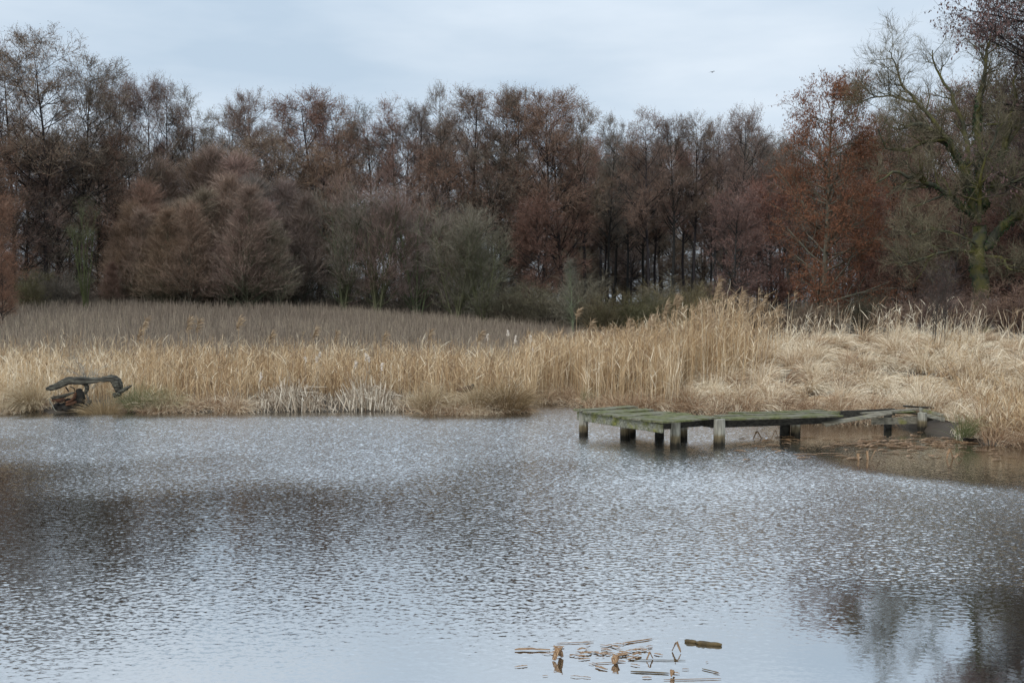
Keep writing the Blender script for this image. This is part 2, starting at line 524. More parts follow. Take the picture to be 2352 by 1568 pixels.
# ------------------------------------------------------------------ trees
def strands(rng, p0, d0, L, K, up, wander, bend=None):
    """M curved strands from p0 along d0"""
    M = len(p0)
    P = np.zeros((M, K, 3)); P[:, 0] = p0
    d = nrm(d0)
    st = (np.asarray(L) / (K - 1))[:, None]
    for k in range(1, K):
        d = d + wander * rng.normal(size=(M, 3)); d[:, 2] += up
        d = nrm(d)
        P[:, k] = P[:, k - 1] + d * st
    return P


def spawn(rng, P, R, n, t0, t1, lenf, ang, up, K, wander, rs, rmax, taper=0.35, tpow=1.0):
    N, Kp = P.shape[:2]
    idx = np.repeat(np.arange(N), n)
    M = len(idx)
    t = t0 + (t1 - t0) * rng.uniform(0, 1, M) ** tpow
    f = t * (Kp - 1); i = np.clip(f.astype(int), 0, Kp - 2); w = (f - i)[:, None]
    pos = P[idx, i] * (1 - w) + P[idx, i + 1] * w
    tan = nrm(P[idx, i + 1] - P[idx, i])
    r = R[idx, i] * (1 - w[:, 0]) + R[idx, i + 1] * w[:, 0]
    rnd = rng.normal(size=(M, 3))
    perp = nrm(rnd - np.sum(rnd * tan, 1, keepdims=True) * tan)
    a = np.radians(rng.uniform(ang[0], ang[1], M))[:, None]
    d = tan * np.cos(a) + perp * np.sin(a)
    plen = np.linalg.norm(P[:, -1] - P[:, 0], axis=1)[idx]
    L = lenf(rng, t, plen)
    Q = strands(rng, pos, d, L, K, up, wander)
    r0 = np.minimum(r * rs, rmax)
    RR = r0[:, None] * np.linspace(1, taper, K)[None, :]
    return Q, RR


def crown_from(rng, g, P2, R2, n3, n4, l3, l4, tw, ncat, cat=(0.06, 0.03), up3=0.06, tone_sd=0.3, hang=False, a3=(25, 60), w3=0.13):
    P3, R3 = spawn(rng, P2, R2, n3, 0.15, 1.0, lambda r, t, p: l3 * r.uniform(0.5, 1.3, len(t)), a3, up3, 4, w3, 1, 1)
    N3 = len(P3)
    side = nrm(rng.normal(size=(N3, 3)))
    g.ribbons(P3, tw * 1.5 * np.linspace(1, 0.5, 4)[None] * np.ones((N3, 1)), side, np.clip(rng.normal(0.5, tone_sd, N3), 0, 1))
    P4, R4 = spawn(rng, P3, np.ones((N3, 4)), n4, 0.1, 1.0, lambda r, t, p: l4 * r.uniform(0.4, 1.4, len(t)), (a3[0] - 5, a3[1]), up3, 3, w3 + 0.02, 1, 1)
    N4 = len(P4)
    side = nrm(rng.normal(size=(N4, 3)))
    g.ribbons(P4, tw * np.array([1, 0.8, 0.4])[None] * np.ones((N4, 1)), side, np.clip(rng.normal(0.5, tone_sd, N4), 0, 1))
    if ncat:
        k = rng.integers(0, N4, int(ncat)); j = rng.integers(1, 3, int(ncat))
        pos = P4[k, j] + rng.normal(0, 0.02, (len(k), 3))
        d = rng.normal(size=(len(k), 3)) * 0.5; d[:, 2] -= 1.5 if hang else 0.7
        d = nrm(d); s = nrm(np.cross(d, rng.normal(size=d.shape)))
        g.diamonds(pos, d, s, cat[0] * rng.uniform(0.6, 1.4, len(k)), cat[1] * rng.uniform(0.7, 1.4, len(k)), np.clip(rng.normal(0.5, 0.3, len(k)), 0, 1), 1)


def make_tree(seed, H, r0, clear, spread, n1, n2, n3, n4, ang1=(45, 75), up1=0.10, prof='alder', stems=1, fan=0.0, tw=0.012,
              ncat=0, cat=(0.06, 0.03), lean=0.02, l3=0.8, l4=0.45, up3=0.06, bark=None, twigm=None, hang=False, wob=0.02, stemh=(0.75, 1.0), a3=(25, 60), w3=0.13, tpow=1.0):
    """returns the two meshes of a tree: trunk with its limbs, crown of twigs"""
    rng = np.random.default_rng(seed)
    gt, gc = Geo(), Geo()
    d0 = rng.normal(0, lean, (stems, 3)); d0[:, 2] = 1
    if stems > 1:
        az = rng.uniform(0, 6.283, stems); f = fan * np.sqrt(rng.uniform(0.05, 1, stems))
        d0[:, 0] += np.cos(az) * f; d0[:, 1] += np.sin(az) * f
    L = H * (np.ones(1) if stems == 1 else rng.uniform(stemh[0], stemh[1], stems))
    p0 = rng.normal(0, 0.12 if stems > 1 else 0, (stems, 3)); p0[:, 2] = -0.15
    K = 12
    P0 = strands(rng, p0, d0, L * (1 if stems == 1 else 1.04), K, 0.05, wob)
    R0 = r0 * (np.linspace(1, 0.0, K) ** 0.8 * 0.94 + 0.06)[None] * np.ones((stems, 1)) * rng.uniform(0.75, 1.1, (stems, 1))
    R0[:, 0] *= 1.35
    gt.tubes(P0, R0, 7 if r0 > 0.08 else 5)
    sp = spread * H

    def l1(r, t, p):
        q = np.clip((t - clear) / (1 - clear), 0, 1)
        if prof == 'alder': k = 0.28 + 0.85 * np.sin(np.pi * (0.12 + 0.80 * q)) ** 0.8 * (1 - 0.35 * q)
        elif prof == 'spire': k = 0.25 + 0.9 * np.sin(np.pi * (0.15 + 0.7 * q)) ** 0.7 * (1 - 0.62 * q)
        elif prof == 'cone': k = 0.07 + 1.0 * (1 - q) ** 1.05
        else: k = 0.55 + 0.5 * np.sin(np.pi * (0.2 + 0.7 * q))
        return sp * k * r.uniform(0.65, 1.15, len(t))
    P1, R1 = spawn(rng, P0, R0, max(2, n1 // stems), clear, 0.985, l1, ang1, up1, 6, 0.10, 0.5, 0.09, 0.25, tpow)
    gt.tubes(P1, R1 + 0.006, 4)
    P2, R2 = spawn(rng, P1, R1, n2, 0.2, 1.0, lambda r, t, p: p * r.uniform(0.28, 0.6, len(t)) * (1.15 - 0.5 * t) + 0.25, (25, 60), up1 * 0.6, 5, 0.13, 0.6, 0.03, 0.4)
    gt.tubes(P2, R2 * 0.9 + 0.004, 3)
    crown_from(rng, gc, P2, R2, n3, n4, l3, l4, tw, ncat, cat, up3, hang=hang, a3=a3, w3=w3)
    top = float(np.percentile(np.concatenate(gc.v)[:, 2], 99.8))
    return gt.mesh('trunk', [bark or M_bark], True), gc.mesh('crown', [twigm or M_twig, M_catkin]), top


def plant(name, pair, label, cat, group, loc, h, H, rz, cb, ct, sz=1.0):
    """a tree or shrub of its own: an Empty at its foot with trunk and crown"""
    H = pair[2]                      # how tall the grown tree really came out
    root = empty(name, loc, label, cat, group, rz, h / H)
    root.scale = (h / H * sz * 1.08, h / H * sz * 1.08, h / H)
    obj('trunk', pair[0], root, color=cb)
    obj('crown', pair[1], root, color=ct)
    return root


rnd = random.Random(11)
ALD = [make_tree(100 + i, 20, 0.24, 0.24 + 0.03 * (i % 3), 0.22 + 0.02 * (i % 2), 44, 7, 9, 5, ncat=14000, cat=(0.085, 0.045), wob=0.03, tw=0.018) for i in range(5)]
TAL = [make_tree(115 + i, 20, 0.24, 0.40 + 0.03 * (i % 3), 0.22, 36, 7, 9, 5, ncat=12000, cat=(0.085, 0.045), wob=0.035, tw=0.017) for i in range(4)]
MID = [make_tree(130 + i, 12, 0.13, 0.06, 0.25, 56, 7, 8, 4, ncat=9000, cat=(0.08, 0.042), prof='alder', up1=0.06, l3=0.65, l4=0.4, tw=0.015) for i in range(4)]
YNG = [make_tree(160 + i, 12, 0.09, 0.03, 0.32, 80, 7, 6, 4, a3=(14, 38), w3=0.06, tpow=1.3, ang1=(30, 58), up1=0.12, prof='cone', ncat=5000, up3=0.10, l3=0.95, l4=0.55, tw=0.014) for i in range(4)]
RND = [make_tree(190 + i, 11, 0.10, 0.05, 0.30, 90, 7, 6, 4, a3=(14, 40), w3=0.07, ang1=(25, 58), up1=0.10, prof='round', stems=7, fan=0.35, up3=0.08, l3=0.95, l4=0.55, tw=0.013, ncat=2500) for i in range(3)]
SHR = [make_tree(220 + i, 3.2, 0.022, 0.06, 0.30, 120, 4, 4, 3, a3=(14, 42), w3=0.08, ang1=(20, 55), up1=0.05, prof='round', stems=30, fan=0.8, up3=0.05, l3=0.45, l4=0.28, tw=0.009, wob=0.07, stemh=(0.45, 1.0)) for i in range(4)]

BK = (0.030, 0.027, 0.025)


def jit(c, k=0.12):
    f = 1 + rnd.uniform(-k, k)
    return tuple(max(0.004, v * f * (1 + rnd.uniform(-k * 0.4, k * 0.4))) for v in c)


BROWN, REDD, GREY, PURP = (0.172, 0.130, 0.105), (0.195, 0.128, 0.102), (0.165, 0.142, 0.122), (0.168, 0.124, 0.112)


def put(name, kinds, H, px, top, D, label, group, ct, cb=BK, cat='tree', sz=1.0):
    p = at(px, 700, D)
    x, y = p.x, D
    z = gz(x, y)
    h = at(px, top, D).z - z
    return plant(name, kinds[rnd.randrange(len(kinds))], label, cat, group, (x, y, z), h, H, rnd.uniform(0, 6.28), jit(cb, 0.2), jit(ct), sz)


# the skyline row, each with what sets it apart
SKY = [
    (-40, 95, 84, BROWN, "tall bare tree cut by the left edge of the view, in the tallest clump", 1.0),
    (30, 102, 86, PURP, "tall purple-twigged tree just inside the left edge, left half of the tallest clump", 0.9),
    (112, 82, 84, BROWN, "tallest tree of the left clump, its feathery top highest against the sky", 1.0),
    (178, 130, 87, BROWN, "right shoulder tree of the tallest left clump, sloping down to open sky", 0.9),
    (245, 178, 96, PURP, "thin tall tree first right of the tallest left clump, sky showing through", 0.7),
    (295, 162, 97, BROWN, "airy dark-stemmed tree in the pair above the brown thicket's left slope", 0.75),
    (352, 175, 99, PURP, "slender see-through tree, bare pole below a small high crown, left skyline", 0.6),
    (390, 168, 98, BROWN, "narrow tall tree whose top is the last high point before the left skyline drops", 0.65),
    (458, 204, 100, BROWN, "flat-topped bare tree just right of the skyline's drop, above the pointed thicket", 0.8),
    (522, 232, 104, GREY, "low greyish skyline tree above the middle of the pointed thicket", 0.8),
    (585, 214, 102, BROWN, "dark tree with a clear black trunk above the thicket's right slope", 0.75),
    (640, 236, 103, BROWN, "small-topped tree in the skyline's low dip left of the broad reddish crown", 0.8),
    (738, 200, 98, REDD, "broad reddish-brown crown with a wispy top, above the grey pointed tree", 1.15),
    (800, 226, 100, REDD, "reddish crown leaning against the broad wispy-topped one, just right of it", 0.9),
    (862, 236, 104, GREY, "grey thin-topped tree behind the rounded bare tree, in the skyline's shallow dip", 0.8),
    (905, 230, 103, REDD, "small reddish crown right of the shallow dip in the middle skyline", 0.8),
    (965, 238, 105, GREY, "pale grey fine-twigged tree left of the skyline's lone spike", 0.8),
    (1026, 194, 104, GREY, "spiky thin grey treetop poking above the middle skyline", 0.6),
    (1090, 205, 98, BROWN, "large brown crown first right of the thin grey spike", 1.0),
    (1145, 196, 97, REDD, "twin-topped russet tree at the crest of the middle skyline", 0.9),
    (1198, 200, 99, BROWN, "brown tree between the twin-topped one and the bulging red crown", 0.8),
    (1250, 215, 97, REDD, "bulging reddish crown right of the crest of the middle skyline", 0.95),
    (1290, 204, 98, REDD, "high round-topped red-brown tree where the skyline starts falling right", 0.9),
    (1345, 232, 100, BROWN, "drooping brown tree on the skyline's falling right shoulder", 0.9),
    (1395, 262, 103, GREY, "thin greyish tree at the foot of the falling shoulder, sky between its stems", 0.75),
    (1440, 288, 108, GREY, "lowest tree in the notch of the skyline right of the big crowns", 0.7),
    (1490, 249, 98, BROWN, "tall bare tree with stout dark trunk right of the skyline notch", 0.85),
    (1542, 264, 100, PURP, "purplish tree with close black stems, right of the stout-trunked one", 0.75),
    (1592, 260, 101, BROWN, "slim brown tree between purplish crowns on the right-hand skyline", 0.7),
    (1645, 265, 102, PURP, "purplish bare tree left of the small pointed spire", 0.75),
    (1706, 244, 98, BROWN, "small pointed spire of a bare tree rising above the right-hand skyline", 0.7),
    (1755, 282, 102, GREY, "low grey tree between the pointed spire and the rust-red tree", 0.8),
    (1812, 284, 100, BROWN, "brown crown half hidden behind the rust-red tree's left side", 0.8),
    (1990, 250, 92, REDD, "reddish crown showing between the rust-red tree and the mossy tree", 0.85),
]
for px, top, D, ct, lab, sz in SKY:
    put('alder_tree', TAL if (1330 < px < 1830 or (230 < px < 420)) else ALD, 20, px, top, D, lab, 'bare trees along the skyline of the wood', ct, sz=sz)

# the second row, hidden up to its crowns: nothing tells these apart
for k in range(46):
    px = -60 + 2500 * ((k * 0.618034) % 1.0)
    base = np.interp(px, [0, 200, 450, 700, 1000, 1300, 1440, 1700, 2000, 2352], [270, 290, 300, 280, 280, 270, 330, 320, 320, 240])
    put('alder_tree', TAL if px > 1330 else ALD, 20, px, base + rnd.uniform(-20, 50), rnd.uniform(106, 140),
        "bare dark-stemmed tree standing inside the wood behind the front rows", 'bare trees inside the wood',
        rnd.choice([BROWN, REDD, GREY]), sz=rnd.uniform(0.8, 1.0))

for k in range(30):
    px = 1300 + 760 * ((k * 0.618034 + 0.2) % 1.0)
    put('alder_tree', TAL if k % 3 else ALD, 20, px, rnd.uniform(300, 390), rnd.uniform(108, 165),
        "bare dark-stemmed tree standing inside the wood behind the front rows", 'bare trees inside the wood',
        rnd.choice([BROWN, GREY]), sz=rnd.uniform(0.7, 1.0))
for k in range(24):
    px = 1290 + 760 * ((k * 0.618034 + 0.45) % 1.0)
    put('alder_tree', MID, 12, px, rnd.uniform(450, 590), rnd.uniform(112, 160),
        "bushy low tree in the shade between the trunks of the wood", 'low trees in the shade of the wood', rnd.choice([BROWN, GREY]), sz=1.3)
# bushy understorey trees inside the wood
for k in range(40):
    px = -80 + 1400 * ((k * 0.618034 + 0.3) % 1.0) if k < 28 else 1980 + 420 * ((k * 0.618034) % 1.0)
    put('alder_tree', MID, 12, px, rnd.uniform(400, 530), rnd.uniform(108, 136),
        "bushy low tree in the shade between the trunks of the wood", 'low trees in the shade of the wood', rnd.choice([BROWN, GREY, REDD]), sz=1.2)

# lower front rows on the left: full reddish crowns with tops near mid height
FR = [(-30, 300, 80, REDD, "russet tree filling the left edge below the tallest clump"),
      (55, 292, 84, BROWN, "brown mid-height tree in front of the tallest clump's trunks"),
      (140, 300, 86, BROWN, "mid-height dark tree in front of the tallest clump, right of its black trunk"),
      (228, 292, 88, REDD, "reddish mid-height tree behind the green mossy saplings"),
      (310, 310, 90, BROWN, "brown mid-height tree above the thicket's left slope"),
      (520, 318, 97, BROWN, "brown crown just over the points of the thicket"),
      (640, 300, 95, BROWN, "brown crown between thicket and broad reddish skyline crown"),
      (730, 330, 95, REDD, "reddish full crown above the gap between grey pointed tree and rounded tree"),
      (1010, 330, 96, REDD, "reddish crown low behind the rounded bare tree's right side"),
      (1130, 330, 96, BROWN, "brown spreading crown under the crest of the middle skyline")]
for px, top, D, ct, lab in FR:
    put('alder_tree', MID, 12, px, top, D, lab, 'mid-height crowns in front of the wood', ct)
put('alder_tree', MID, 12, -20, 440, 70, "low russet tree at the left edge, feathery branches over the meadow", None, (0.19, 0.11, 0.085))
put('alder_tree', MID, 12, 5, 570, 62, "small orange-brown bush tree at the left edge above the meadow", None, (0.228, 0.131, 0.088), sz=0.8)
put('alder_tree', MID, 12, 1245, 440, 93, "red-brown tree standing before the dark trunks, right of the rounded trees", None, (0.175, 0.105, 0.082))
put('alder_tree', MID, 12, 1685, 420, 80, "pinkish-purple tree with low branches, left of the rust-red tree", None, (0.18, 0.112, 0.095))
put('alder_tree', MID, 12, 1775, 400, 84, "red-brown tree filling the gap behind the rust-red tree", None, (0.175, 0.088, 0.070))
put('alder_tree', MID, 12, 1975, 420, 76, "dull red tree right of the rust-red one, behind the mossy limbs", None, (0.175, 0.091, 0.074))

# the thicket of young pointed trees
PINK, ORG = (0.265, 0.19, 0.158), (0.275, 0.19, 0.14)
TH = [(252, 600, 84, REDD, "lowest russet bush at the left foot of the pointed thicket"),
      (278, 520, 86, ORG, "orange-brown young tree, lowest pointed one on the thicket's left slope"),
      (306, 462, 87, ORG, "orange-brown young tree in the middle of the thicket's left slope"),
      (340, 410, 88, ORG, "orange-brown pointed young tree at the top of the thicket's left slope"),
      (385, 362, 92, PINK, "pinkish pointed tree at the left shoulder of the thicket's top"),
      (432, 346, 93, PINK, "pink-brown pointed tree left of the thicket's highest tip"),
      (474, 332, 94, PINK, "highest pink-brown tip of the pointed thicket"),
      (528, 338, 93, PINK, "pink-brown pointed tree right of the thicket's highest tip"),
      (572, 356, 92, PINK, "pink-brown tree on the right shoulder of the thicket"),
      (612, 398, 89, (0.21, 0.178, 0.163), "silvery grey pointed tree at the right end of the thicket"),
      (650, 404, 89, (0.21, 0.168, 0.152), "greyish pink pointed tree beside the silvery one at the thicket's right end"),
      (684, 440, 89, (0.20, 0.152, 0.135), "greyish pink pointed tree outermost right of the thicket")]
for px, top, D, ct, lab in TH:
    put('young_tree', YNG, 12, px, top, D, lab, 'young pointed trees of the thicket', ct, cb=(0.105, 0.098, 0.066), sz=1.25)
for k in range(22):
    px = 305 + 350 * ((k * 0.618034 + 0.1) % 1.0)
    top = np.interp(px, [300, 380, 474, 560, 650], [520, 415, 385, 400, 470]) + rnd.uniform(0, 90)
    put('young_tree', YNG, 12, px, top, rnd.uniform(84, 91), "young tree in the crowded body of the pointed thicket, below its tips", 'young trees inside the thicket',
        rnd.choice([PINK, PINK, ORG, (0.22, 0.175, 0.14)]), cb=(0.11, 0.105, 0.068), sz=1.3)

# rounded bare trees in the middle
GR = (0.215, 0.176, 0.152)
RN = [(790, 420, 88, GR, "left flank of the rounded bare trees, grey with upswept twigs", 1.0),
      (868, 382, 87, (0.228, 0.172, 0.150), "highest and widest of the rounded bare trees, pinkish grey dome", 1.05),
      (960, 430, 88, GR, "rounded grey tree right of the highest dome, mossy green branches inside", 1.0),
      (1050, 465, 86, (0.19, 0.162, 0.128), "rounded olive-grey tree with pale dead leaves, right end of the domes", 1.05),
      (1110, 520, 85, (0.158, 0.140, 0.108), "low dark rounded bush tree at the right foot of the domes", 1.0)]
for px, top, D, ct, lab, sz in RN:
    put('round_tree', RND, 11, px, top, D, lab, 'rounded bare trees at the wood edge', ct, cb=(0.096, 0.102, 0.052), sz=sz)

# trees behind the mossy one
for px, top, D, ct, lab in [(2060, 265, 80, REDD, "reddish tree behind the mossy tree's left limbs"),
                            (2130, 215, 82, BROWN, "brown tree behind the mossy tree's upper left branches"),
                            (2215, 190, 84, REDD, "red-brown tree behind the mossy tree's middle limbs"),
                            (2300, 170, 78, REDD, "red-brown tree behind the mossy tree's right limbs"),
                            (2370, 120, 72, BROWN, "brown tree at the right edge behind the mossy tree"),
                            (2095, 430, 70, REDD, "low reddish tree under the mossy tree's left limbs"),
                            (2190, 450, 68, (0.166, 0.096, 0.081), "dull red undergrowth tree left of the mossy trunk"),
                            (2330, 430, 68, (0.175, 0.096, 0.079), "dull red undergrowth tree right of the mossy trunk")]:
    put('alder_tree', MID, 12, px, top, D, lab, 'reddish trees behind the mossy tree', ct)

# shrubs along the wood edge
SH = [(70, 615, 78, (0.140, 0.111, 0.060), "olive shrub at the meadow's far left beside the russet bush", 1.0),
      (130, 620, 80, (0.141, 0.122, 0.095), "grey thorny shrub on the left between russet bush and green saplings", 1.3),
      (185, 640, 82, (0.141, 0.122, 0.095), "low grey shrub at the foot of the green saplings", 1.2),
      (1180, 640, 84, (0.113, 0.096, 0.065), "dark shrub at the right foot of the rounded trees", 1.3),
      (1260, 655, 82, (0.121, 0.102, 0.070), "brownish grey shrub under the red-brown tree", 1.3),
      (1330, 620, 78, (0.165, 0.143, 0.106), "pale grey bare shrub before the dark trunks", 1.2),
      (1395, 655, 72, (0.125, 0.102, 0.058), "olive green shrub behind the tall reed plumes", 1.4),
      (1460, 668, 72, (0.119, 0.103, 0.056), "dark green shrub straight behind the tall reeds", 1.4),
      (1530, 620, 76, (0.165, 0.143, 0.106), "grey shrub between dark trunks and tall reeds", 1.3),
      (1590, 640, 72, (0.155, 0.125, 0.073), "ochre-tinged shrub left of the pinkish-purple tree", 1.1),
      (1700, 675, 66, (0.132, 0.095, 0.070), "purple-brown shrub at the foot of the pinkish tree", 1.5),
      (1800, 690, 60, (0.139, 0.096, 0.071), "dull purple bramble left of the rust-red tree's foot", 1.5),
      (1890, 680, 52, (0.179, 0.133, 0.097), "greyish pink bramble at the rust-red tree's foot", 1.5),
      (1985, 665, 54, (0.088, 0.073, 0.050), "dark evergreen-looking bush right of the rust-red tree's foot", 1.2),
      (2060, 690, 47, (0.183, 0.121, 0.093), "pinkish bramble behind the right-hand sedge bank, left of the sapling", 1.5),
      (2150, 655, 48, (0.175, 0.120, 0.091), "purple-pink bramble behind the dark thin sapling", 1.5),
      (2240, 668, 48, (0.199, 0.135, 0.099), "pale-stemmed bramble right of the dark thin sapling", 1.5),
      (2320, 640, 48, (0.195, 0.126, 0.091), "reddish bramble at the right edge above the sedge", 1.5)]
for px, top, D, ct, lab, sz in SH:
    put('shrub', SHR, 3.2, px, top, D, lab, 'shrubs along the foot of the wood', ct, cb=tuple(v * 0.8 for v in ct), cat='shrub', sz=sz)

# green mossy saplings on the left
WIL = make_tree(301, 9, 0.055, 0.15, 0.12, 60, 4, 3, 3, ang1=(15, 40), up1=0.14, prof='round', stems=7, fan=0.16, l3=0.5, tw=0.009)
put('sapling_clump', [WIL], 9, 195, 448, 78, "clump of slim green mossy saplings in front of the dark left trunks", None, (0.125, 0.12, 0.07), cb=(0.085, 0.10, 0.035), cat='sapling', sz=0.9)
PSAP = make_tree(302, 6, 0.035, 0.15, 0.22, 40, 4, 4, 3, ang1=(25, 50), up1=0.1, prof='cone', l3=0.4, l4=0.25, tw=0.008)
put('sapling', [PSAP], 6, 1318, 590, 70, "thin pale-stemmed sapling before the grey shrub, right of the red-brown tree", None, (0.193, 0.184, 0.158), cb=(0.228, 0.236, 0.149), cat='sapling')

# rust-red tree with hanging leaves
RUST = make_tree(317, 14, 0.20, 0.08, 0.27, 66, 8, 8, 4, prof='spire', tpow=1.35, ang1=(48, 78), up1=0.05, ncat=42000, cat=(0.10, 0.036), l3=0.6, l4=0.36, tw=0.011, hang=True)
put('rust_red_tree', [RUST], 14, 1886, 165, 63, "rust-red tree with hanging withered leaves and a dark pointed top, right of centre", None, (0.185, 0.088, 0.058), cb=(0.12, 0.11, 0.085))
EDGE = make_tree(311, 17, 0.25, 0.35, 0.25, 40, 7, 7, 4, ang1=(50, 80), up1=0.03, ncat=16000, cat=(0.14, 0.05), hang=True, tw=0.012)
put('alder_tree', [EDGE], 17, 2425, -190, 56, "tall tree at the top right corner, drooping twigs hung with dark catkins", None, (0.123, 0.088, 0.091))


put('alder_tree', ALD, 20, 2500, -260, 60, "tall tree beyond the right edge of the view, its dark reflection filling the pond's corner", None, BROWN)
put('alder_tree', MID, 12, 2600, -150, 62, "broad tree beyond the right edge of the view, mirrored dark in the pond's corner", None, BROWN)

for k in range(14):
    px = -560 + 36 * k if k < 13 else -90
    if k >= 6: px = 2480 + 62 * (k - 6)
    put('alder_tree', ALD if k % 2 else MID, 20 if k % 2 else 12, px, rnd.uniform(120, 260), rnd.uniform(74, 100),
        "bare brown tree of the wood just outside the edges of the view", 'trees beyond the edges of the view', rnd.choice([BROWN, REDD]))

# the mossy spreading tree, limb by limb
def z3(zx, zy): return ((2600 + zx / 1.1618) / 1.7415, (zy / 1.1618) / 1.7415)


MD = 57.0
LIMBS = [([(1545, 1330), (1530, 1240), (1522, 1140), (1530, 1050)], 0.43, 0.33, 0.0, 0.0),
         ([(1512, 1010), (1490, 880), (1455, 770), (1380, 650), (1290, 592), (1215, 580), (1160, 602)], 0.24, 0.05, 0.0, -1.5),
         ([(1475, 830), (1480, 700), (1452, 560), (1400, 440), (1335, 335), (1312, 235)], 0.15, 0.03, 0.0, 2.5),
         ([(1530, 1000), (1525, 800), (1522, 600), (1542, 400), (1565, 250), (1582, 160)], 0.24, 0.03, 0.0, 0.6),
         ([(1500, 1000), (1430, 940), (1350, 880), (1250, 825), (1150, 800), (1050, 850)], 0.18, 0.035, 0.0, -2.5),
         ([(1400, 670), (1330, 650), (1260, 668), (1180, 705), (1090, 680), (1060, 600)], 0.10, 0.03, -0.4, -2.0),
         ([(1550, 1150), (1640, 1060), (1700, 1000), (1790, 930), (1900, 850)], 0.26, 0.10, 0.0, -1.5),
         ([(1550, 960), (1600, 850), (1640, 700), (1685, 500), (1705, 340)], 0.19, 0.03, 0.0, 1.8),
         ([(1505, 1170), (1420, 1160), (1330, 1180), (1230, 1210), (1160, 1240)], 0.09, 0.02, -0.2, -3.5),
         ([(1520, 1140), (1480, 1110), (1400, 1080), (1300, 1068), (1200, 1100)], 0.08, 0.02, -0.3, -3.0),
         ([(1380, 650), (1295, 525), (1235, 470), (1170, 400), (1132, 275), (1112, 235)], 0.11, 0.02, -0.2, 1.5),
         ([(1255, 485), (1120, 445), (1025, 455), (955, 490)], 0.06, 0.02, 0.4, 1.0),
         ([(1560, 1190), (1640, 1195), (1665, 1250), (1760, 1270), (1850, 1260)], 0.08, 0.03, -0.2, -2.0),
         ([(1530, 1030), (1535, 900), (1530, 850), (1560, 730), (1640, 570)], 0.11, 0.03, -0.5, -2.5),
         ([(1560, 870), (1650, 860), (1740, 820), (1850, 790)], 0.09, 0.03, -0.3, -2.0),
         ([(1640, 700), (1740, 560), (1850, 400), (1900, 250)], 0.10, 0.03, 1.2, 3.0)]
rng = np.random.default_rng(77)
mb = gz(at(2255, 700, MD).x, MD)
foot = Vector((at(2255, 700, MD).x, MD, mb))
gt, gc, gi = Geo(), Geo(), Geo()
lp, lr = [], []
for pts, r0, r1, d0, d1 in LIMBS:
    P = np.array([list(at(*z3(a, b), MD + d0 + (d1 - d0) * i / (len(pts) - 1)) - foot) for i, (a, b) in enumerate(pts)])
    if r0 == 0.43:
        P = np.concatenate([[[P[0, 0] - 0.05, P[0, 1], -0.2]], P])
    tt = np.linspace(0, len(P) - 1, 14); i = np.clip(tt.astype(int), 0, len(P) - 2); w = (tt - i)[:, None]
    w = w * w * (3 - 2 * w) * 0.5 + w * 0.5
    Pq = P[i] * (1 - w) + P[i + 1] * w
    Pq[1:-1] += rng.normal(0, min(0.06, r0 * 0.3), (12, 3))
    lp.append(Pq); lr.append(np.linspace(r0, r1, 14))
lp, lr = np.array(lp), np.array(lr)
gt.tubes(lp, lr, 8)
P1, R1 = spawn(rng, lp[1:], lr[1:], 16, 0.15, 1.0, lambda r, t, p: r.uniform(0.9, 2.2, len(t)) * (1.1 - 0.5 * t), (30, 75), 0.09, 7, 0.2, 0.45, 0.06, 0.25)
gt.tubes(P1, R1 + 0.006, 4)
P2, R2 = spawn(rng, P1, R1, 7, 0.2, 1.0, lambda r, t, p: r.uniform(0.4, 1.1, len(t)), (30, 65), 0.09, 5, 0.18, 0.6, 0.02, 0.4)
gc.tubes(P2, R2 + 0.003, 3)
crown_from(rng, gc, P2, R2, 6, 4, 0.5, 0.32, 0.010, 0, up3=0.10)
for li, n in ((0, 700), (1, 900), (3, 1200), (7, 900), (6, 400), (4, 250)):
    t = rng.uniform(0.0, 0.55 if li else 1.0, n); f = t * 13; i = np.clip(f.astype(int), 0, 12); w = (f - i)[:, None]
    pos = lp[li][i] * (1 - w) + lp[li][i + 1] * w
    dr = nrm(rng.normal(size=(n, 3))); pos = pos + dr * (lr[li][i] + 0.03)[:, None]
    gi.diamonds(pos, nrm(dr + [0, 0, -0.8]), nrm(np.cross(dr, rng.normal(size=(n, 3)))), rng.uniform(0.06, 0.13, n), rng.uniform(0.05, 0.1, n), rng.uniform(0, 1, n))
mt = empty('mossy_tree', foot, "large spreading tree with mossy yellow-green limbs and ivy on its trunk", 'tree')
obj('trunk', gt.mesh('trunk', [M_mossbark], True), mt, color=(0.06, 0.06, 0.042))
obj('crown', gc.mesh('crown', [M_twig]), mt, color=(0.145, 0.122, 0.082))
obj('ivy', gi.mesh('ivy', [M_ivy]), mt)

# thin dark sapling on the sedge bank, and the pale dead shrub on the left
SAP = make_tree(320, 3.6, 0.022, 0.30, 0.30, 42, 4, 4, 2, ang1=(18, 40), up1=0.06, prof='cone', stems=4, fan=0.10, l3=0.4, l4=0.25, tw=0.006)
p = at(2148, 800, 33.5)
plant('sapling', SAP, "thin dark several-stemmed sapling standing on the pale sedge bank", 'sapling', None, (p.x, 33.5, gz(p.x, 33.5)), 2.9, 3.6, 0.4, (0.07, 0.06, 0.05), (0.085, 0.062, 0.06))
DEAD = make_tree(321, 2.4, 0.03, 0.30, 0.42, 18, 4, 3, 2, ang1=(30, 60), up1=0.10, prof='round', stems=2, fan=0.15, l3=0.28, l4=0.16, tw=0.006, wob=0.06)
p = at(205, 860, 30.4)
plant('dead_shrub', DEAD, "small pale grey leafless shrub in the reeds above the driftwood", 'shrub', None, (p.x, 30.4, gz(p.x, 30.4)), 1.55, 2.4, 1.0, (0.24, 0.22, 0.19), (0.30, 0.28, 0.24), sz=1.3)

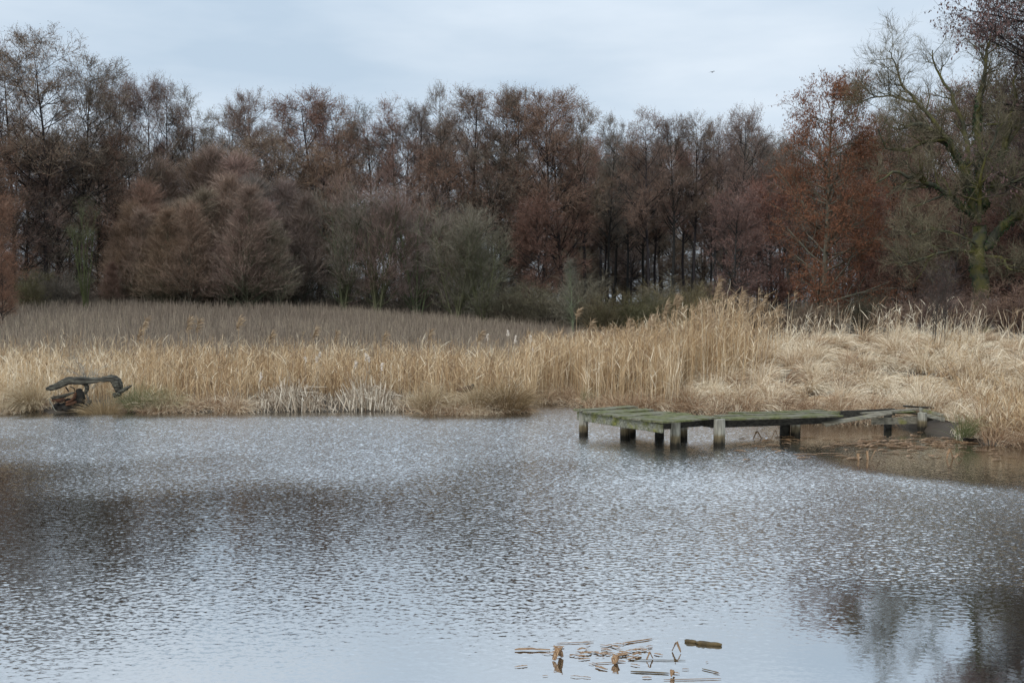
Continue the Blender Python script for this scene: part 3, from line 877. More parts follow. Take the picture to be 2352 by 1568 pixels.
# dark undergrowth inside the wood
rng = np.random.default_rng(41)
N = 42000
D = rng.uniform(88, 135, N); px = rng.uniform(-150, 2500, N)
x = (px - 1176) / F * D
keep = (px < 1180) | (D > 100)
x, D = x[keep], D[keep]; N = len(x)
p0 = np.stack([x, D, gh(x, D)], 1)
dd = rng.normal(0, 0.45, (N, 3)); dd[:, 2] = 1
P = strands(rng, p0, dd, rng.uniform(0.6, 1.0, N) * np.where(x / D < 0.03, 6.5, 4.2) * rng.uniform(0.25, 1, N), 4, 0.02, 0.12)
g = Geo(); g.ribbons(P, np.array([0.032, 0.026, 0.02, 0.008])[None] * np.ones((N, 1)), nrm(rng.normal(size=(N, 3))), rng.uniform(0, 1, N))
tag(obj('undergrowth', g.mesh('undergrowth', [M_twig]), color=(0.12, 0.10, 0.08)), 'dark tangled undergrowth between the trunks of the wood', 'undergrowth', kind='stuff')

# ------------------------------------------------------------------ meadow
rng = np.random.default_rng(42)
N = 140000
D = 38 + 62 * rng.uniform(0, 1, N) ** 0.8; px = rng.uniform(-520, 1700, N)
x = (px - 1176) / F * D
p0 = np.stack([x, D, gh(x, D) - 0.02], 1)
dd = rng.normal(0, 0.16, (N, 3)); dd[:, 2] = 1
hh = rng.uniform(0.35, 0.95, N) * np.where(rng.uniform(size=N) < 0.08, 1.35, 1)
P = strands(rng, p0, dd, hh, 3, -0.02, 0.06)
az = rng.uniform(0, 6.28, N)
g = Geo(); g.ribbons(P, np.array([0.016, 0.018, 0.008])[None] * np.ones((N, 1)), np.stack([np.cos(az), np.sin(az), 0 * az], 1), np.clip(rng.normal(0.45, 0.22, N), 0, 1))
tag(obj('meadow_weeds', g.mesh('meadow_weeds', [M_weed])), 'grey-brown dead weeds covering the sloping meadow', 'meadow', kind='stuff')

# ------------------------------------------------------------------ reeds
def field(rng, n, px0, px1, d0, d1, pw=1.0):
    """points on land, d0..d1 metres behind the shore"""
    px = rng.uniform(px0, px1, n)
    u = (px - 1176) / F
    D = 30.0 * np.ones(n)
    for _ in range(4):
        D = shore(u * D)
    D = D + d0 + (d1 - d0) * rng.uniform(0, 1, n) ** pw
    x = u * D
    ok = D - shore(x) > (d0 * 0.5 if d0 > 0 else d0 - 0.05)
    return x[ok], D[ok], px[ok]


def plumes(rng, g, tips, dirs, L, n, mat=0, w=0.012):
    """drooping seed heads at the tips"""
    M = len(tips)
    if M == 0: return
    idx = np.repeat(np.arange(M), n)
    t = rng.uniform(0, 1, len(idx))
    pos = tips[idx] - dirs[idx] * (L[idx] * (0.75 * t))[:, None]
    d = dirs[idx] * 0.9 + rng.normal(0, 0.35, (len(idx), 3)); d[:, 0] += 0.45
    P = strands(rng, pos, d, L[idx] * rng.uniform(0.3, 0.6, len(idx)), 4, -0.22, 0.05)
    g.ribbons(P, w * np.array([0.7, 1.2, 1.0, 0.3])[None] * np.ones((len(idx), 1)), nrm(rng.normal(size=(len(idx), 3))), rng.uniform(0, 1, len(idx)), mat)


def reeds(rng, g, x, y, h, lean=0.07, bias=(0.03, 0), r=0.0045, leaves=2, plume=0.1, tone=0.5, leaf_len=0.4, tsd=0.26, plen=0.22):
    N = len(x)
    p0 = np.stack([x, y, gh(x, y) - 0.05], 1)
    d = rng.normal(0, lean, (N, 3)); d[:, 2] = 1; d[:, 0] += bias[0]; d[:, 1] += bias[1]
    P = strands(rng, p0, d, h, 5, -0.01, 0.035)
    tn = np.clip(rng.normal(0, tsd, N) + tone, 0, 1)
    g.tubes(P, r * np.array([1.1, 1, 0.9, 0.75, 0.4])[None] * np.ones((N, 1)), 3, tn)
    if leaves:
        Q, _ = spawn(rng, P, np.ones((N, 5)), leaves, 0.25, 0.97, lambda r_, t, p: leaf_len * r_.uniform(0.4, 1.2, len(t)), (15, 50), -0.14, 4, 0.08, 1, 1)
        M = len(Q)
        tl = np.clip(np.repeat(tn, leaves) + rng.normal(0.1, 0.2, M), 0, 1)
        g.ribbons(Q, np.array([0.008, 0.013, 0.011, 0.002])[None] * np.ones((M, 1)), nrm(rng.normal(size=(M, 3)) * [1, 1, 0.3]), tl)
    if plume:
        k = rng.uniform(size=N) < plume
        plumes(rng, g, P[k, -1], nrm(P[k, -1] - P[k, -2]), np.full(k.sum(), plen) * rng.uniform(0.7, 1.3, k.sum()), 14, 1)
    return P


rng = np.random.default_rng(50)
g = Geo()
x, y, px = field(rng, 15000, -450, 1225, 0.5, 11.0, 0.9)
ok = ~((px > 570) & (px < 950) & (y - shore(x) < 1.5)) & ~((px > 950) & (px < 1225) & (y - shore(x) < 1.0))
x, y, px = x[ok], y[ok], px[ok]
k = np.clip(np.interp(px, [0, 250, 330, 1220], [0.80, 0.80, 0.92, 0.92]), 0, 1)
hh = (0.62 + 1.0 * rng.beta(1.5, 2.1, len(x))) * k * (1 + 0.06 * np.sin(px * 0.021) + 0.05 * np.sin(px * 0.057 + 1))
reeds(rng, g, x, y, hh, tone=np.interp(px, [0, 260, 360, 1220], [0.62, 0.60, 0.42, 0.44]) + 0.10 * np.sin(px * 0.023 + y) + 0.07 * np.sin(px * 0.071), plume=0.035)
x, y, px = field(rng, 4200, 1205, 1560, 0.25, 8.0)
reeds(rng, g, x, y, rng.uniform(1.1, 1.8, len(x)), tone=0.52, plume=0.05)
x, y, px = field(rng, 6600, 1330, 1800, 1.0, 9.5)
s_ = y - shore(x)
k = (rng.uniform(size=len(x)) < 1 - smooth(1560, 1800, px)) & (s_ > 1.0 + 3.2 * smooth(1480, 1640, px))
x, y, px = x[k], y[k], px[k]
hh = (1.0 + 1.15 * rng.beta(1.6, 1.8, len(x))) * np.interp(px, [1330, 1420, 1640, 1800], [0.95, 1.0, 0.95, 0.7])
reeds(rng, g, x, y, hh, tone=0.46, plume=0.04)
x, y, px = field(rng, 1300, 1370, 1810, 2.0, 7.5)
k = rng.uniform(size=len(x)) < 0.75 * smooth(1370, 1460, px) * (1 - smooth(1600, 1800, px)) + 0.12
x, y, px = x[k], y[k], px[k]
hh = rng.uniform(1.6, 2.55, len(x)) * np.interp(px, [1370, 1500, 1640, 1790], [0.8, 0.95, 1.05, 0.85])
reeds(rng, g, x, y, hh, tone=0.5, plume=0.30, lean=0.06, bias=(0.05, 0), plen=0.32, leaves=3)
# the reddish stems on the right-hand point
x, y, px = field(rng, 13000, 2060, 2900, 0.1, 7.5, 0.75)
s_ = y - shore(x)
k = ~((x < 9.8) & (y > 24.4) & (y < 26.4)) & (rng.uniform(size=len(x)) < smooth(2080, 2230, px + 18 * np.sin(s_ * 2.0)) * (1 - 0.75 * smooth(2.0, 6.5, s_)))
x, y, px = x[k], y[k], px[k]
reeds(rng, g, x, y, rng.uniform(0.3, 0.85, len(x)) * (0.8 + 0.25 * np.sin(x * 3.1) * np.sin(y * 2.3)), lean=0.28, bias=(-0.06, -0.06), r=0.003, tone=0.36, plume=0.0, leaves=3, leaf_len=0.4)
# thinner, shorter stalks where the belt runs out into the meadow
x, y, px = field(rng, 6500, -450, 1420, 9.0, 22.0, 1.6)
reeds(rng, g, x, y, rng.uniform(0.5, 1.15, len(x)), tone=0.62, plume=0.02, lean=0.12, leaves=1)
tag(obj('reed_bed', g.mesh('reed_bed', [M_reed, M_plume])), 'dense belt of dry tan reeds along the far bank', 'reeds', kind='stuff')

# broken bleached cattail leaves
g = Geo()
for n, a, b, d1 in ((3000, 480, 990, 1.7),):
    x, y, px = field(rng, n, a, b, -0.1, d1)
    k = rng.uniform(size=len(x)) < smooth(480, 620, px + 30 * np.sin(y * 9)) * (1 - smooth(880, 980, px)) * (0.35 + 0.65 * (np.sin(px * 0.055) + np.sin(px * 0.021 + 1) > -0.4))
    x, y, px = x[k], y[k], px[k]
    N = len(x)
    p0 = np.stack([x, y, gh(x, y) - 0.08], 1)
    d = rng.normal(0, 0.36, (N, 3)); d[:, 2] = 1
    L = rng.uniform(0.35, 0.95, N) * (0.75 + 0.3 * np.sin(px * 0.037 + 2))
    P = strands(rng, p0, d, L, 4, -0.03, 0.05)
    brk = rng.uniform(size=N) < 0.6                    # snapped over
    kink = nrm(rng.normal(size=(N, 3)) * [1, 0.6, 0.35] + [0.2, 0, -0.5])
    P[brk, 3] = P[brk, 2] + kink[brk] * (L[brk] * 0.55)[:, None]
    g.ribbons(P, np.array([0.022, 0.022, 0.020, 0.010])[None] * rng.uniform(0.6, 1.3, (N, 1)), nrm(rng.normal(size=(N, 3)) * [1, 0.5, 0.2]), np.clip(rng.normal(0.52, 0.33, N), 0, 1))
tag(obj('cattail_bed', g.mesh('cattail_bed', [M_cattail])), 'bleached broken cattail leaves standing at the waterline in front of the reeds', 'cattails', kind='stuff')


# sedge: combed, drooping tussocks merging into one pale mass
def tussocks(rng, g, cx, cy, n, rad, L, bias=(0.35, -0.25), tone=0.6, tsd=0.2, w=0.009, up=1.25, droop=-0.27, K=7, rk=1.1, wv=0.28, grad=0.30):
    M = len(cx)
    idx = np.repeat(np.arange(M), n)
    a = rng.uniform(0, 6.283, len(idx)); r = np.sqrt(rng.uniform(0, 1, len(idx))) * np.asarray(rad)[idx]
    x = cx[idx] + np.cos(a) * r * 0.5; y = cy[idx] + np.sin(a) * r * 0.5
    p0 = np.stack([x, y, gh(x, y) - 0.03], 1)
    d = np.stack([np.cos(a) * r * rk + bias[0], np.sin(a) * r * rk + bias[1], np.full(len(idx), up)], 1)
    wind = rng.normal(0, wv, (M, 2))
    d[:, :2] += wind[idx]
    d += rng.normal(0, 0.10, d.shape)
    P = strands(rng, p0, d, np.asarray(L)[idx] * rng.uniform(0.6, 1.15, len(idx)), K, droop, 0.035)
    P[:, :, 2] = np.maximum(P[:, :, 2], gh(P[:, :, 0], P[:, :, 1]) + 0.02)
    ct = np.clip(rng.normal(0, 0.15, M), -0.35, 0.3)
    tn = np.clip((tone + ct[idx] + rng.normal(0, tsd, len(idx)))[:, None] + grad * (np.linspace(-1, 0.6, K)[None]), 0, 1)
    W = w * np.linspace(1.1, 0.25, K)[None] * rng.uniform(0.7, 1.3, (len(idx), 1))
    g.ribbons(P, W, nrm(rng.normal(size=(len(idx), 3)) * [1, 1, 0.5]), tn)


rng = np.random.default_rng(60)
g = Geo()
qx, qy = np.meshgrid(np.arange(2.5, 27, 0.60), np.arange(22, 46, 0.62))
qx = (qx + rng.normal(0, 0.2, qx.shape)).ravel(); qy = (qy + rng.normal(0, 0.2, qy.shape)).ravel()
qs = qy - shore(qx); qp = 1176 + F * qx / qy
keep = (qs > 0.25) & (qs < 14) & (qp > 1500 + qs * 20) & (qp < 2950)
keep &= ~((qx < 9.7) & (qy > 24.4) & (qy < 26.4))
x, y = qx[keep], qy[keep]
tussocks(rng, g, x, y, 300, rng.uniform(0.4, 0.8, len(x)), rng.uniform(0.5, 0.95, len(x)), tone=0.72, up=1.1, droop=-0.31, bias=(0.40, -0.25), w=0.012, rk=0.75, wv=0.42, grad=0.42)
x, y, px = field(rng, 130, 1480, 2900, -0.1, 1.0)
k = ~((x < 9.85) & (x > 8.2) & (y > 24.3) & (y < 26.5))
x, y = x[k], y[k]
tussocks(rng, g, x, y, 120, rng.uniform(0.4, 0.7, len(x)), rng.uniform(0.5, 0.8, len(x)), tone=0.3, bias=(0.05, -0.35))
# thin pale grass stems along the top of the bank
x, y, px = field(rng, 2300, 1720, 2900, 6.5, 13.5)
cl = rng.uniform(size=len(x)) < 0.16 + 0.5 * ((np.sin(px * 0.047 + y * 0.9) + 0.8 * np.sin(px * 0.019 + 2 - y * 0.6)) > 0.5)
reeds(rng, g, x[cl], y[cl], rng.uniform(0.55, 1.55, cl.sum()), lean=0.16, bias=(0.14, 0), r=0.0035, leaves=2, plume=0.0, tone=0.75)
tag(obj('sedge_bank', g.mesh('sedge_bank', [M_sedge, M_plume])), 'pale drooping dry sedge covering the right-hand bank behind the jetty', 'sedge', kind='stuff')

# low grass at the waterline on the left and in the inlet
g = Geo()
x, y, px = field(rng, 260, -450, 1220, -0.18, 0.6)
k = ((px < 85) | (px > 300)) & ~((px > 560) & (px < 945))
x, y = x[k], y[k]
tussocks(rng, g, x, y, 110, rng.uniform(0.4, 0.8, len(x)), rng.uniform(0.35, 0.65, len(x)), bias=(0.05, -0.25), tone=0.5)
x, y, px = field(rng, 50, 1220, 1540, -0.12, 0.9)
tussocks(rng, g, x, y, 110, rng.uniform(0.4, 0.8, len(x)), rng.uniform(0.4, 0.75, len(x)), bias=(0.1, -0.25), tone=0.42)
tag(obj('bank_grass', g.mesh('bank_grass', [M_sedge])), 'low straw-coloured grass fringing the waterline', 'grass', kind='stuff')

# single tussocks at the water's edge
TU = [(45, 948, 0.55, 0.75, M_tuss, 0.62, "straw tussock at the left edge, left of the driftwood", 500),
      (243, 946, 0.42, 0.60, M_tuss, 0.60, "round brown tussock growing against the right end of the driftwood", 650),
      (318, 946, 0.65, 0.62, M_green, 0.42, "green-bladed tussock at the waterline right of the driftwood", 600),
      (375, 946, 0.5, 0.52, M_green, 0.72, "yellowish tussock next to the green one, further from the driftwood", 450),
      (985, 949, 0.6, 0.62, M_tuss, 0.55, "small tussock with a green tuft left of the big brown mound", 500),
      (1090, 948, 0.75, 0.68, M_tuss, 0.5, "left half of the big brown sedge mound under the rotten wood", 650),
      (1160, 948, 0.8, 0.78, M_tuss, 0.38, "big brown sedge mound with combed blades left of the inlet", 900),
      (1350, 938, 0.35, 0.45, M_green, 0.25, "small green tuft just behind the jetty's left corner", 220),
      (2228, 1016, 0.3, 0.45, M_green, 0.3, "short green tuft at the waterline right of the jetty", 160)]
for i, (px, py, rad, L, m, tone, lab, n) in enumerate(TU):
    p = on_plane(px, py)
    cy = 29.35 if i == 1 else max(p.y + 0.3, float(shore(p.x)) + 0.25)
    g = Geo()
    tussocks(np.random.default_rng(600 + i), g, np.array([0.0]) + p.x, np.array([cy]), int(n * 1.5), [rad * 1.1], [L * 1.3], bias=(0.12 if i == 6 else 0.03, -0.12), tone=tone, w=0.012, up=1.5, droop=-0.26)
    g.v = [v - np.array([p.x, cy, 0]) for v in g.v]
    tag(obj('grass_tussock', g.mesh('grass_tussock', [m]), loc=(p.x, cy, 0)), lab, 'tussock', 'tussocks at the waterline')

# tall plumed reeds that stand out one by one
REEDS = [(1325, 715, 36), (1354, 745, 36), (1440, 740, 35.5), (1487, 738, 35), (1527, 700, 34.5), (1497, 762, 35), (1550, 682, 34), (1556, 690, 34.4), (1603, 700, 34),
         (1618, 715, 34.5), (1648, 645, 33.5), (1642, 668, 33.8), (1702, 675, 33.5), (1720, 690, 34), (1690, 725, 34.5), (1745, 700, 33.8), (1732, 722, 34.2), (1762, 725, 34), (1785, 712, 34),
         (1670, 742, 34), (1575, 745, 34.2), (1592, 755, 33.8), (331, 738, 33), (318, 765, 33.4), (432, 740, 33), (454, 742, 33.3), (547, 735, 33), (722, 760, 34), (985, 766, 34),
         (1208, 770, 35), (1100, 770, 34), (620, 772, 33), (770, 770, 33.5), (880, 775, 33.5)]
for i, (px, top, D) in enumerate(REEDS):
    r_ = np.random.default_rng(700 + i)
    tip = at(px, top, D)
    lean = r_.normal(0.10 if px > 1400 else 0.03, 0.05)
    bx = tip.x - lean; bz = gz(bx, D)
    h = tip.z - bz
    root = empty('reed', (bx, D, bz), "tall dry reed with a drooping feathery plume rising above the reed belt", 'reed', 'tall plumed reeds above the reed belt')
    t = np.linspace(0, 1, 7)
    P = np.stack([lean * t ** 2, r_.normal(0, 0.02) * t, h * t * 0.97 - 0.05 * (1 - t)], 1)[None]
    g = Geo(); g.tubes(P, 0.0065 * np.linspace(1.1, 0.55, 7)[None], 4, [r_.uniform(0.4, 0.7)])
    obj('stem', g.mesh('stem', [M_reed]), root)
    g = Geo()
    d = nrm(np.array([[0.25 + lean, 0, 1.0]]))
    plumes(r_, g, P[:, -1] + d * 0.12, d, np.array([r_.uniform(0.36, 0.5)]), 75, 0, 0.014)
    obj('plume', g.mesh('plume', [M_plume]), root)
    Q, _ = spawn(r_, P, np.ones((1, 7)), 3, 0.4, 0.95, lambda q, tt, p_: q.uniform(0.25, 0.5, len(tt)), (20, 55), -0.16, 4, 0.06, 1, 1)
    for j in range(3):
        g = Geo()
        g.ribbons(Q[j:j + 1], np.array([[0.010, 0.016, 0.013, 0.002]]), nrm(r_.normal(size=(1, 3)) * [1, 1, 0.3]), r_.uniform(0.4, 0.9, 1))
        obj('leaf', g.mesh('leaf', [M_reed]), root)

# cattails with burst white heads
CAT = [(733, 812, 32), (727, 822, 31.6), (847, 822, 31.4), (841, 815, 32), (876, 838, 31), (702, 822, 32), (815, 834, 31.2), (598, 860, 31), (1120, 772, 33), (1183, 775, 33), (1167, 762, 33.2), (1218, 776, 33.4), (1225, 800, 33)]
for i, (px, py, D) in enumerate(CAT):
    r_ = np.random.default_rng(800 + i)
    tip = at(px, py, D); bz = gz(tip.x, D); h = tip.z - bz
    root = empty('cattail', (tip.x, D, bz), "cattail with a burst whitish seed head standing out of the reeds", 'cattail', 'cattails with white seed heads')
    lean = r_.normal(0, 0.05)
    t = np.linspace(0, 1, 5)
    P = np.stack([lean * (t - 1), 0 * t, h * t], 1)[None]
    g = Geo(); g.tubes(P, np.full((1, 5), 0.006), 4, [0.6]); obj('stem', g.mesh('stem', [M_cattail]), root)
    t = np.linspace(0, 1, 9)
    hl = r_.uniform(0.14, 0.26)
    P = np.stack([lean * 0.4 * t + r_.normal(0, 0.006, 9), r_.normal(0, 0.006, 9), h - hl * 0.7 + hl * t], 1)[None]
    R = (0.019 * np.sin(np.pi * (0.06 + 0.88 * t)) ** 0.5 * r_.uniform(0.7, 1.35, 9))[None]
    g = Geo(); g.tubes(P, R, 7, [r_.uniform(0.3, 1)])
    q = r_.normal(size=(60, 3)); k = r_.integers(1, 8, 60)
    g.diamonds(P[0, k] + nrm(q) * 0.018, nrm(q + [0.5, 0, -0.6]), nrm(np.cross(q, r_.normal(size=q.shape))), r_.uniform(0.03, 0.06, 60), r_.uniform(0.01, 0.03, 60), r_.uniform(0, 1, 60))
    obj('seed_head', g.mesh('seed_head', [M_fluff], True), root)

# ------------------------------------------------------------------ jetty
rj = np.random.default_rng(90)
e1 = np.array([0.842, 0.54, 0.0]); e2 = np.array([0.54, -0.842, 0.0]); ez = np.array([0, 0, 1.0])
A = np.array(on_plane(1322, 942, 0.55))
A[2] = 0.0
jet = empty('jetty', tuple(A), "old mossy wooden jetty on round posts, its landward boards collapsing", 'jetty')
LEN, WID = 2.95, 1.5


def part(name, g, m, lab=None, shade=False, bev=0.006):
    o = obj(name, g.mesh(name, [m], shade), jet)
    if bev:
        b = o.modifiers.new('edge', 'BEVEL'); b.width = bev; b.segments = 1; b.limit_method = 'ANGLE'
    if lab: o['label'] = lab
    return o


def board(p, ex, ey, ez_, n=8):
    """a board with a slightly uneven outline: p corner, ex length, ey width, ez_ thickness"""
    p, ex, ey, ez_ = (np.asarray(k, float) for k in (p, ex, ey, ez_))
    g = Geo(); rows = []
    for i in range(n + 1):
        t = i / n
        j = rj.normal(0, 0.006, 4) * (1 if 0 < i < n else 1.4)
        sag = -0.008 * math.sin(math.pi * t) * rj.uniform(0, 1)
        c = p + ex * t + np.array([0, 0, sag])
        ny, nz = ey / np.linalg.norm(ey), ez_ / np.linalg.norm(ez_)
        rows += [c + ny * j[0], c + ey + ny * j[1], c + ey + ez_ + ny * j[2] + nz * j[3] * 0.5, c + ez_ + ny * j[0] + nz * j[3] * 0.4]
    Q = [[0, 1, 2, 3], [4 * n + 3, 4 * n + 2, 4 * n + 1, 4 * n]]
    for i in range(n):
        b = i * 4
        for s in range(4):
            Q.append([b + s, b + 4 + s, b + 4 + (s + 1) % 4, b + (s + 1) % 4])
    g.add(rows, Q, 0.5)
    return g


NP = 9
pw = LEN / NP
for k in range(NP):                                     # platform planks
    z = 0.535 + rj.normal(0, 0.006) - 0.012 * k / NP
    o = e2 * (k * pw + 0.012) - e1 * (0.05 + rj.uniform(0, 0.03)) + ez * z
    part('plank', board(o, e1 * (WID + rj.uniform(-0.08, 0.12)) + ez * rj.normal(0, 0.012), e2 * (pw - 0.028), ez * 0.035), M_plank, bev=0.004)
part('beam', board(e1 * 0.02 + ez * 0.345, e2 * (LEN - 0.16) - ez * 0.012, e1 * 0.07, ez * 0.175), M_beam, 'long grey-green front beam')
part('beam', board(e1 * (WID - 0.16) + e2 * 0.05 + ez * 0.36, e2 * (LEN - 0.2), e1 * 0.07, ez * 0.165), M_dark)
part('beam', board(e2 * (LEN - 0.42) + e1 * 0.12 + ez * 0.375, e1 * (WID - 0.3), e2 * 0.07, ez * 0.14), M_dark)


def post(px, py, top, r=0.1, m=M_post, lean=0.0, lab=None, front=False):
    p = np.array(on_plane(px, py)); p[1] += 0 if front else r
    g = Geo()
    t = np.linspace(0, 1, 9)
    P = np.stack([p[0] - A[0] + lean * t, p[1] - A[1] + 0 * t, -0.75 + (top + 0.75) * t], 1)[None]
    R = r * (1.05 - 0.08 * t + rj.normal(0, 0.012, 9))[None]
    g.tubes(P, R, 14, cap=False)
    b = len(P[0]) * 14
    V = np.concatenate([P[0, -1:], g.v[0][b - 14:b]])
    c = len(V)
    g.add(V, [[0, 1 + i, 1 + (i + 1) % 14, 0 if False else 1 + (i + 1) % 14] for i in range(0)] or np.zeros((0, 4), int))
    ring = g.v[0][b - 14:b]
    q = [[0, 1, 2, 3], [0, 3, 4, 5], [0, 5, 6, 7], [0, 7, 8, 9], [0, 9, 10, 11], [0, 11, 12, 13]]
    g.add(ring, q)
    o = obj('post', g.mesh('post', [m], True), jet)
    for pl in o.data.polygons[-6:]: pl.use_smooth = False
    if lab: o['label'] = lab
    return o


post(1341, 1003, 0.52, 0.098)
post(1437, 1010, 0.50, 0.105)
post(1452, 1003, 0.50, 0.09)
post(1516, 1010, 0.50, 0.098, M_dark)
post(1551, 1027, 0.53, 0.105, front=True, lab='corner post with yellow lichen at its top')
post(1571, 1013, 0.50, 0.085)
post(1652, 1025, 0.545, 0.115, front=True, lab='stout grey post standing level with the deck')
post(1806, 1002, 0.40, 0.115, M_dark)
post(1830, 1004, 0.41, 0.105)
post(2122, 990, 0.40, 0.105)
post(2042, 985, 0.30, 0.09, M_dark)
# yellow lichen clots on the corner
for (px, py, w, h) in ((1545, 972, 0.06, 0.14), (1580, 968, 0.07, 0.05), (1640, 960, 0.10, 0.06)):
    p = np.array(on_plane(px, py, 0.47)) - A
    g = Geo()
    n = 120
    d = nrm(rj.normal(size=(n, 3)))
    g.diamonds(p + d * np.array([w, 0.05, h]) * rj.uniform(0.3, 1, (n, 1)) - [0, 0.03, 0.05], d, nrm(np.cross(d, rj.normal(size=(n, 3)))), rj.uniform(0.02, 0.05, n), rj.uniform(0.02, 0.04, n))
    obj('lichen', g.mesh('lichen', [M_yel]), jet)

# the walkway to the bank
B0 = np.array(on_plane(1655, 961, 0.53)) - A; B0[2] = 0
w1 = np.array([0.905, 0.425, 0.0]); w2 = np.array([-0.425, 0.905, 0.0])
for k, (s0, s1, z0, z1) in enumerate([(-0.1, 3.2, 0.485, 0.425), (-0.5, 3.3, 0.485, 0.43), (0.35, 3.55, 0.49, 0.44), (0.9, 3.4, 0.50, 0.45)]):
    o = B0 + w1 * s0 + w2 * (0.03 + 0.25 * k) + ez * z0
    part('plank', board(o, w1 * (s1 - s0) + ez * (z1 - z0), w2 * 0.22, ez * 0.038, 12), M_plank, bev=0.004)
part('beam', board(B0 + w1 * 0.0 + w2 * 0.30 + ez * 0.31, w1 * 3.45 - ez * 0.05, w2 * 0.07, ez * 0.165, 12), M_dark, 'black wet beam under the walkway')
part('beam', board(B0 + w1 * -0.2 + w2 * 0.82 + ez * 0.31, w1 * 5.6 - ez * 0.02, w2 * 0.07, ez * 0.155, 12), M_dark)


def plank_at(pa, Da, pb, Db, wv, th, m, lab=None, name='plank'):
    a = np.array(at(*pa, Da)) - A; b = np.array(at(*pb, Db)) - A
    part(name, board(a, b - a, wv, ez * th, 8), m, lab, bev=0.003)


plank_at((2005, 974), 24.95, (2112, 973), 25.42, w2 * 0.06, 0.15, M_old, 'grey-brown side beam at the landward end', 'beam')
plank_at((2122, 972), 25.7, (2168, 977), 25.9, w2 * 0.06, 0.13, M_dark, None, 'beam')
plank_at((1896, 979), 24.0, (2050, 951), 24.9, w2 * 0.12 + ez * 0.05, 0.028, M_old, 'fallen board slanting down towards the water')
plank_at((1985, 951), 24.8, (2112, 941), 25.45, w2 * 0.14, 0.03, M_old, 'loose board along the walkway edge')
plank_at((2010, 951), 25.1, (2105, 948), 25.6, w2 * 0.16, 0.03, M_beam)
plank_at((2114, 953), 25.3, (2170, 968), 25.5, w2 * 0.03 + e1 * 0.0, 0.085, M_grey, 'grey board tipped down to the right')
plank_at((2115, 943), 25.34, (2168, 957), 25.6, w2 * 0.05, 0.07, M_grey, 'upper grey board tipped down to the right')
plank_at((2084, 935), 26.0, (2146, 938), 26.3, w2 * 0.14, 0.035, M_dark)
plank_at((2084, 950), 25.7, (2150, 957), 26.0, w2 * 0.2, 0.03, M_dark)

# ------------------------------------------------------------------ driftwood on the left, rotten wood in the middle
def z1(zx, zy): return ((150 + zx / 5.737) / 1.7415, (1470 + zy / 5.737) / 1.7415)


def limb(g, pts, rads, D, org, S=10, conv=z1, seed=1, rough=0.16, dd=0.0):
    r_ = np.random.default_rng(seed)
    P = np.array([list(at(*conv(a, b), D + dd * i / len(pts)) - org) for i, (a, b) in enumerate(pts)])
    n = len(pts) * 4
    tt = np.linspace(0, len(P) - 1, n); i = np.clip(tt.astype(int), 0, len(P) - 2); w = (tt - i)[:, None]
    Pq = P[i] * (1 - w) + P[i + 1] * w
    R = np.interp(tt, np.arange(len(rads)), rads) / 5.737 / 4551 * D
    g.tubes(Pq[None], (R * (1 + r_.normal(0, rough * 0.4, n)))[None], S)
    v = g.v[-1].reshape(1, n, S, 3)
    c = Pq[None, :, None, :]
    rr = 1 + rough * np.repeat(r_.normal(size=(1, 1, S, 1)), n, 1) + rough * 0.4 * r_.normal(size=(1, n, S, 1))
    rr[:, 0] *= 0.5; rr[:, -1] *= 0.4
    g.v[-1] = (c + (v - c) * rr).reshape(-1, 3)


DW = 29.55
org = at(*z1(900, 1000), DW); org.z = 0.0
dw = empty('driftwood', tuple(org), "dead grey fallen trunk arching over black roots at the left waterline", 'driftwood')
g = Geo(); limb(g, [(190, 490), (300, 470), (450, 430), (580, 360), (700, 300), (950, 305), (1250, 300), (1500, 275), (1680, 245), (1790, 300), (1850, 450), (1880, 560)], [34, 58, 76, 84, 80, 80, 60, 54, 70, 95, 90, 65], DW, org, 12, seed=2)
limb(g, [(980, 340), (1120, 380), (1150, 480), (1080, 620)], [45, 50, 40, 30], DW + 0.05, org, 9, seed=3)
obj('log', g.mesh('log', [M_log], True), dw)
for i, (pts, rad, m, nm) in enumerate([([(320, 700), (450, 680), (640, 640), (860, 560)], [35, 45, 40, 25], M_log, 'root'),
                                      ([(330, 740), (520, 750), (640, 730)], [35, 45, 30], M_rot, 'root'),
                                      ([(640, 800), (760, 770), (850, 690), (880, 560)], [22, 34, 38, 25], M_rot, 'broken_wood'),
                                      ([(650, 850), (780, 830), (900, 770)], [30, 38, 25], M_rot, 'broken_wood'),
                                      ([(930, 480), (960, 620), (900, 800), (800, 980)], [60, 110, 165, 190], M_black, 'root'),
                                      ([(700, 700), (720, 850), (640, 980)], [60, 110, 160], M_black, 'root'),
                                      ([(380, 850), (500, 930), (620, 990)], [75, 110, 110], M_black, 'root'),
                                      ([(1060, 950), (1130, 860), (1240, 740)], [35, 60, 40], M_log, 'root'),
                                      ([(640, 440), (690, 500), (720, 550)], [12, 12, 10], M_black, 'root'),
                                      ([(740, 430), (840, 470), (850, 540)], [10, 12, 10], M_black, 'root'),
                                      ([(1900, 560), (2050, 470), (2170, 400)], [45, 40, 14], M_log, 'root'),
                                      ([(250, 690), (320, 830), (390, 960), (470, 1035)], [9, 11, 11, 9], M_grey, 'root'),
                                      ([(1740, 640), (1860, 600), (1900, 520)], [60, 70, 40], M_log, 'root')]):
    g = Geo(); limb(g, pts, rad, DW + (0.1 if m is M_black else -0.1), org, 9, seed=20 + i, rough=0.2)
    obj(nm, g.mesh(nm, [m], True), dw)


def z2(zx, zy): return ((1600 + zx / 4.276) / 1.7415, (1490 + zy / 4.276) / 1.7415)


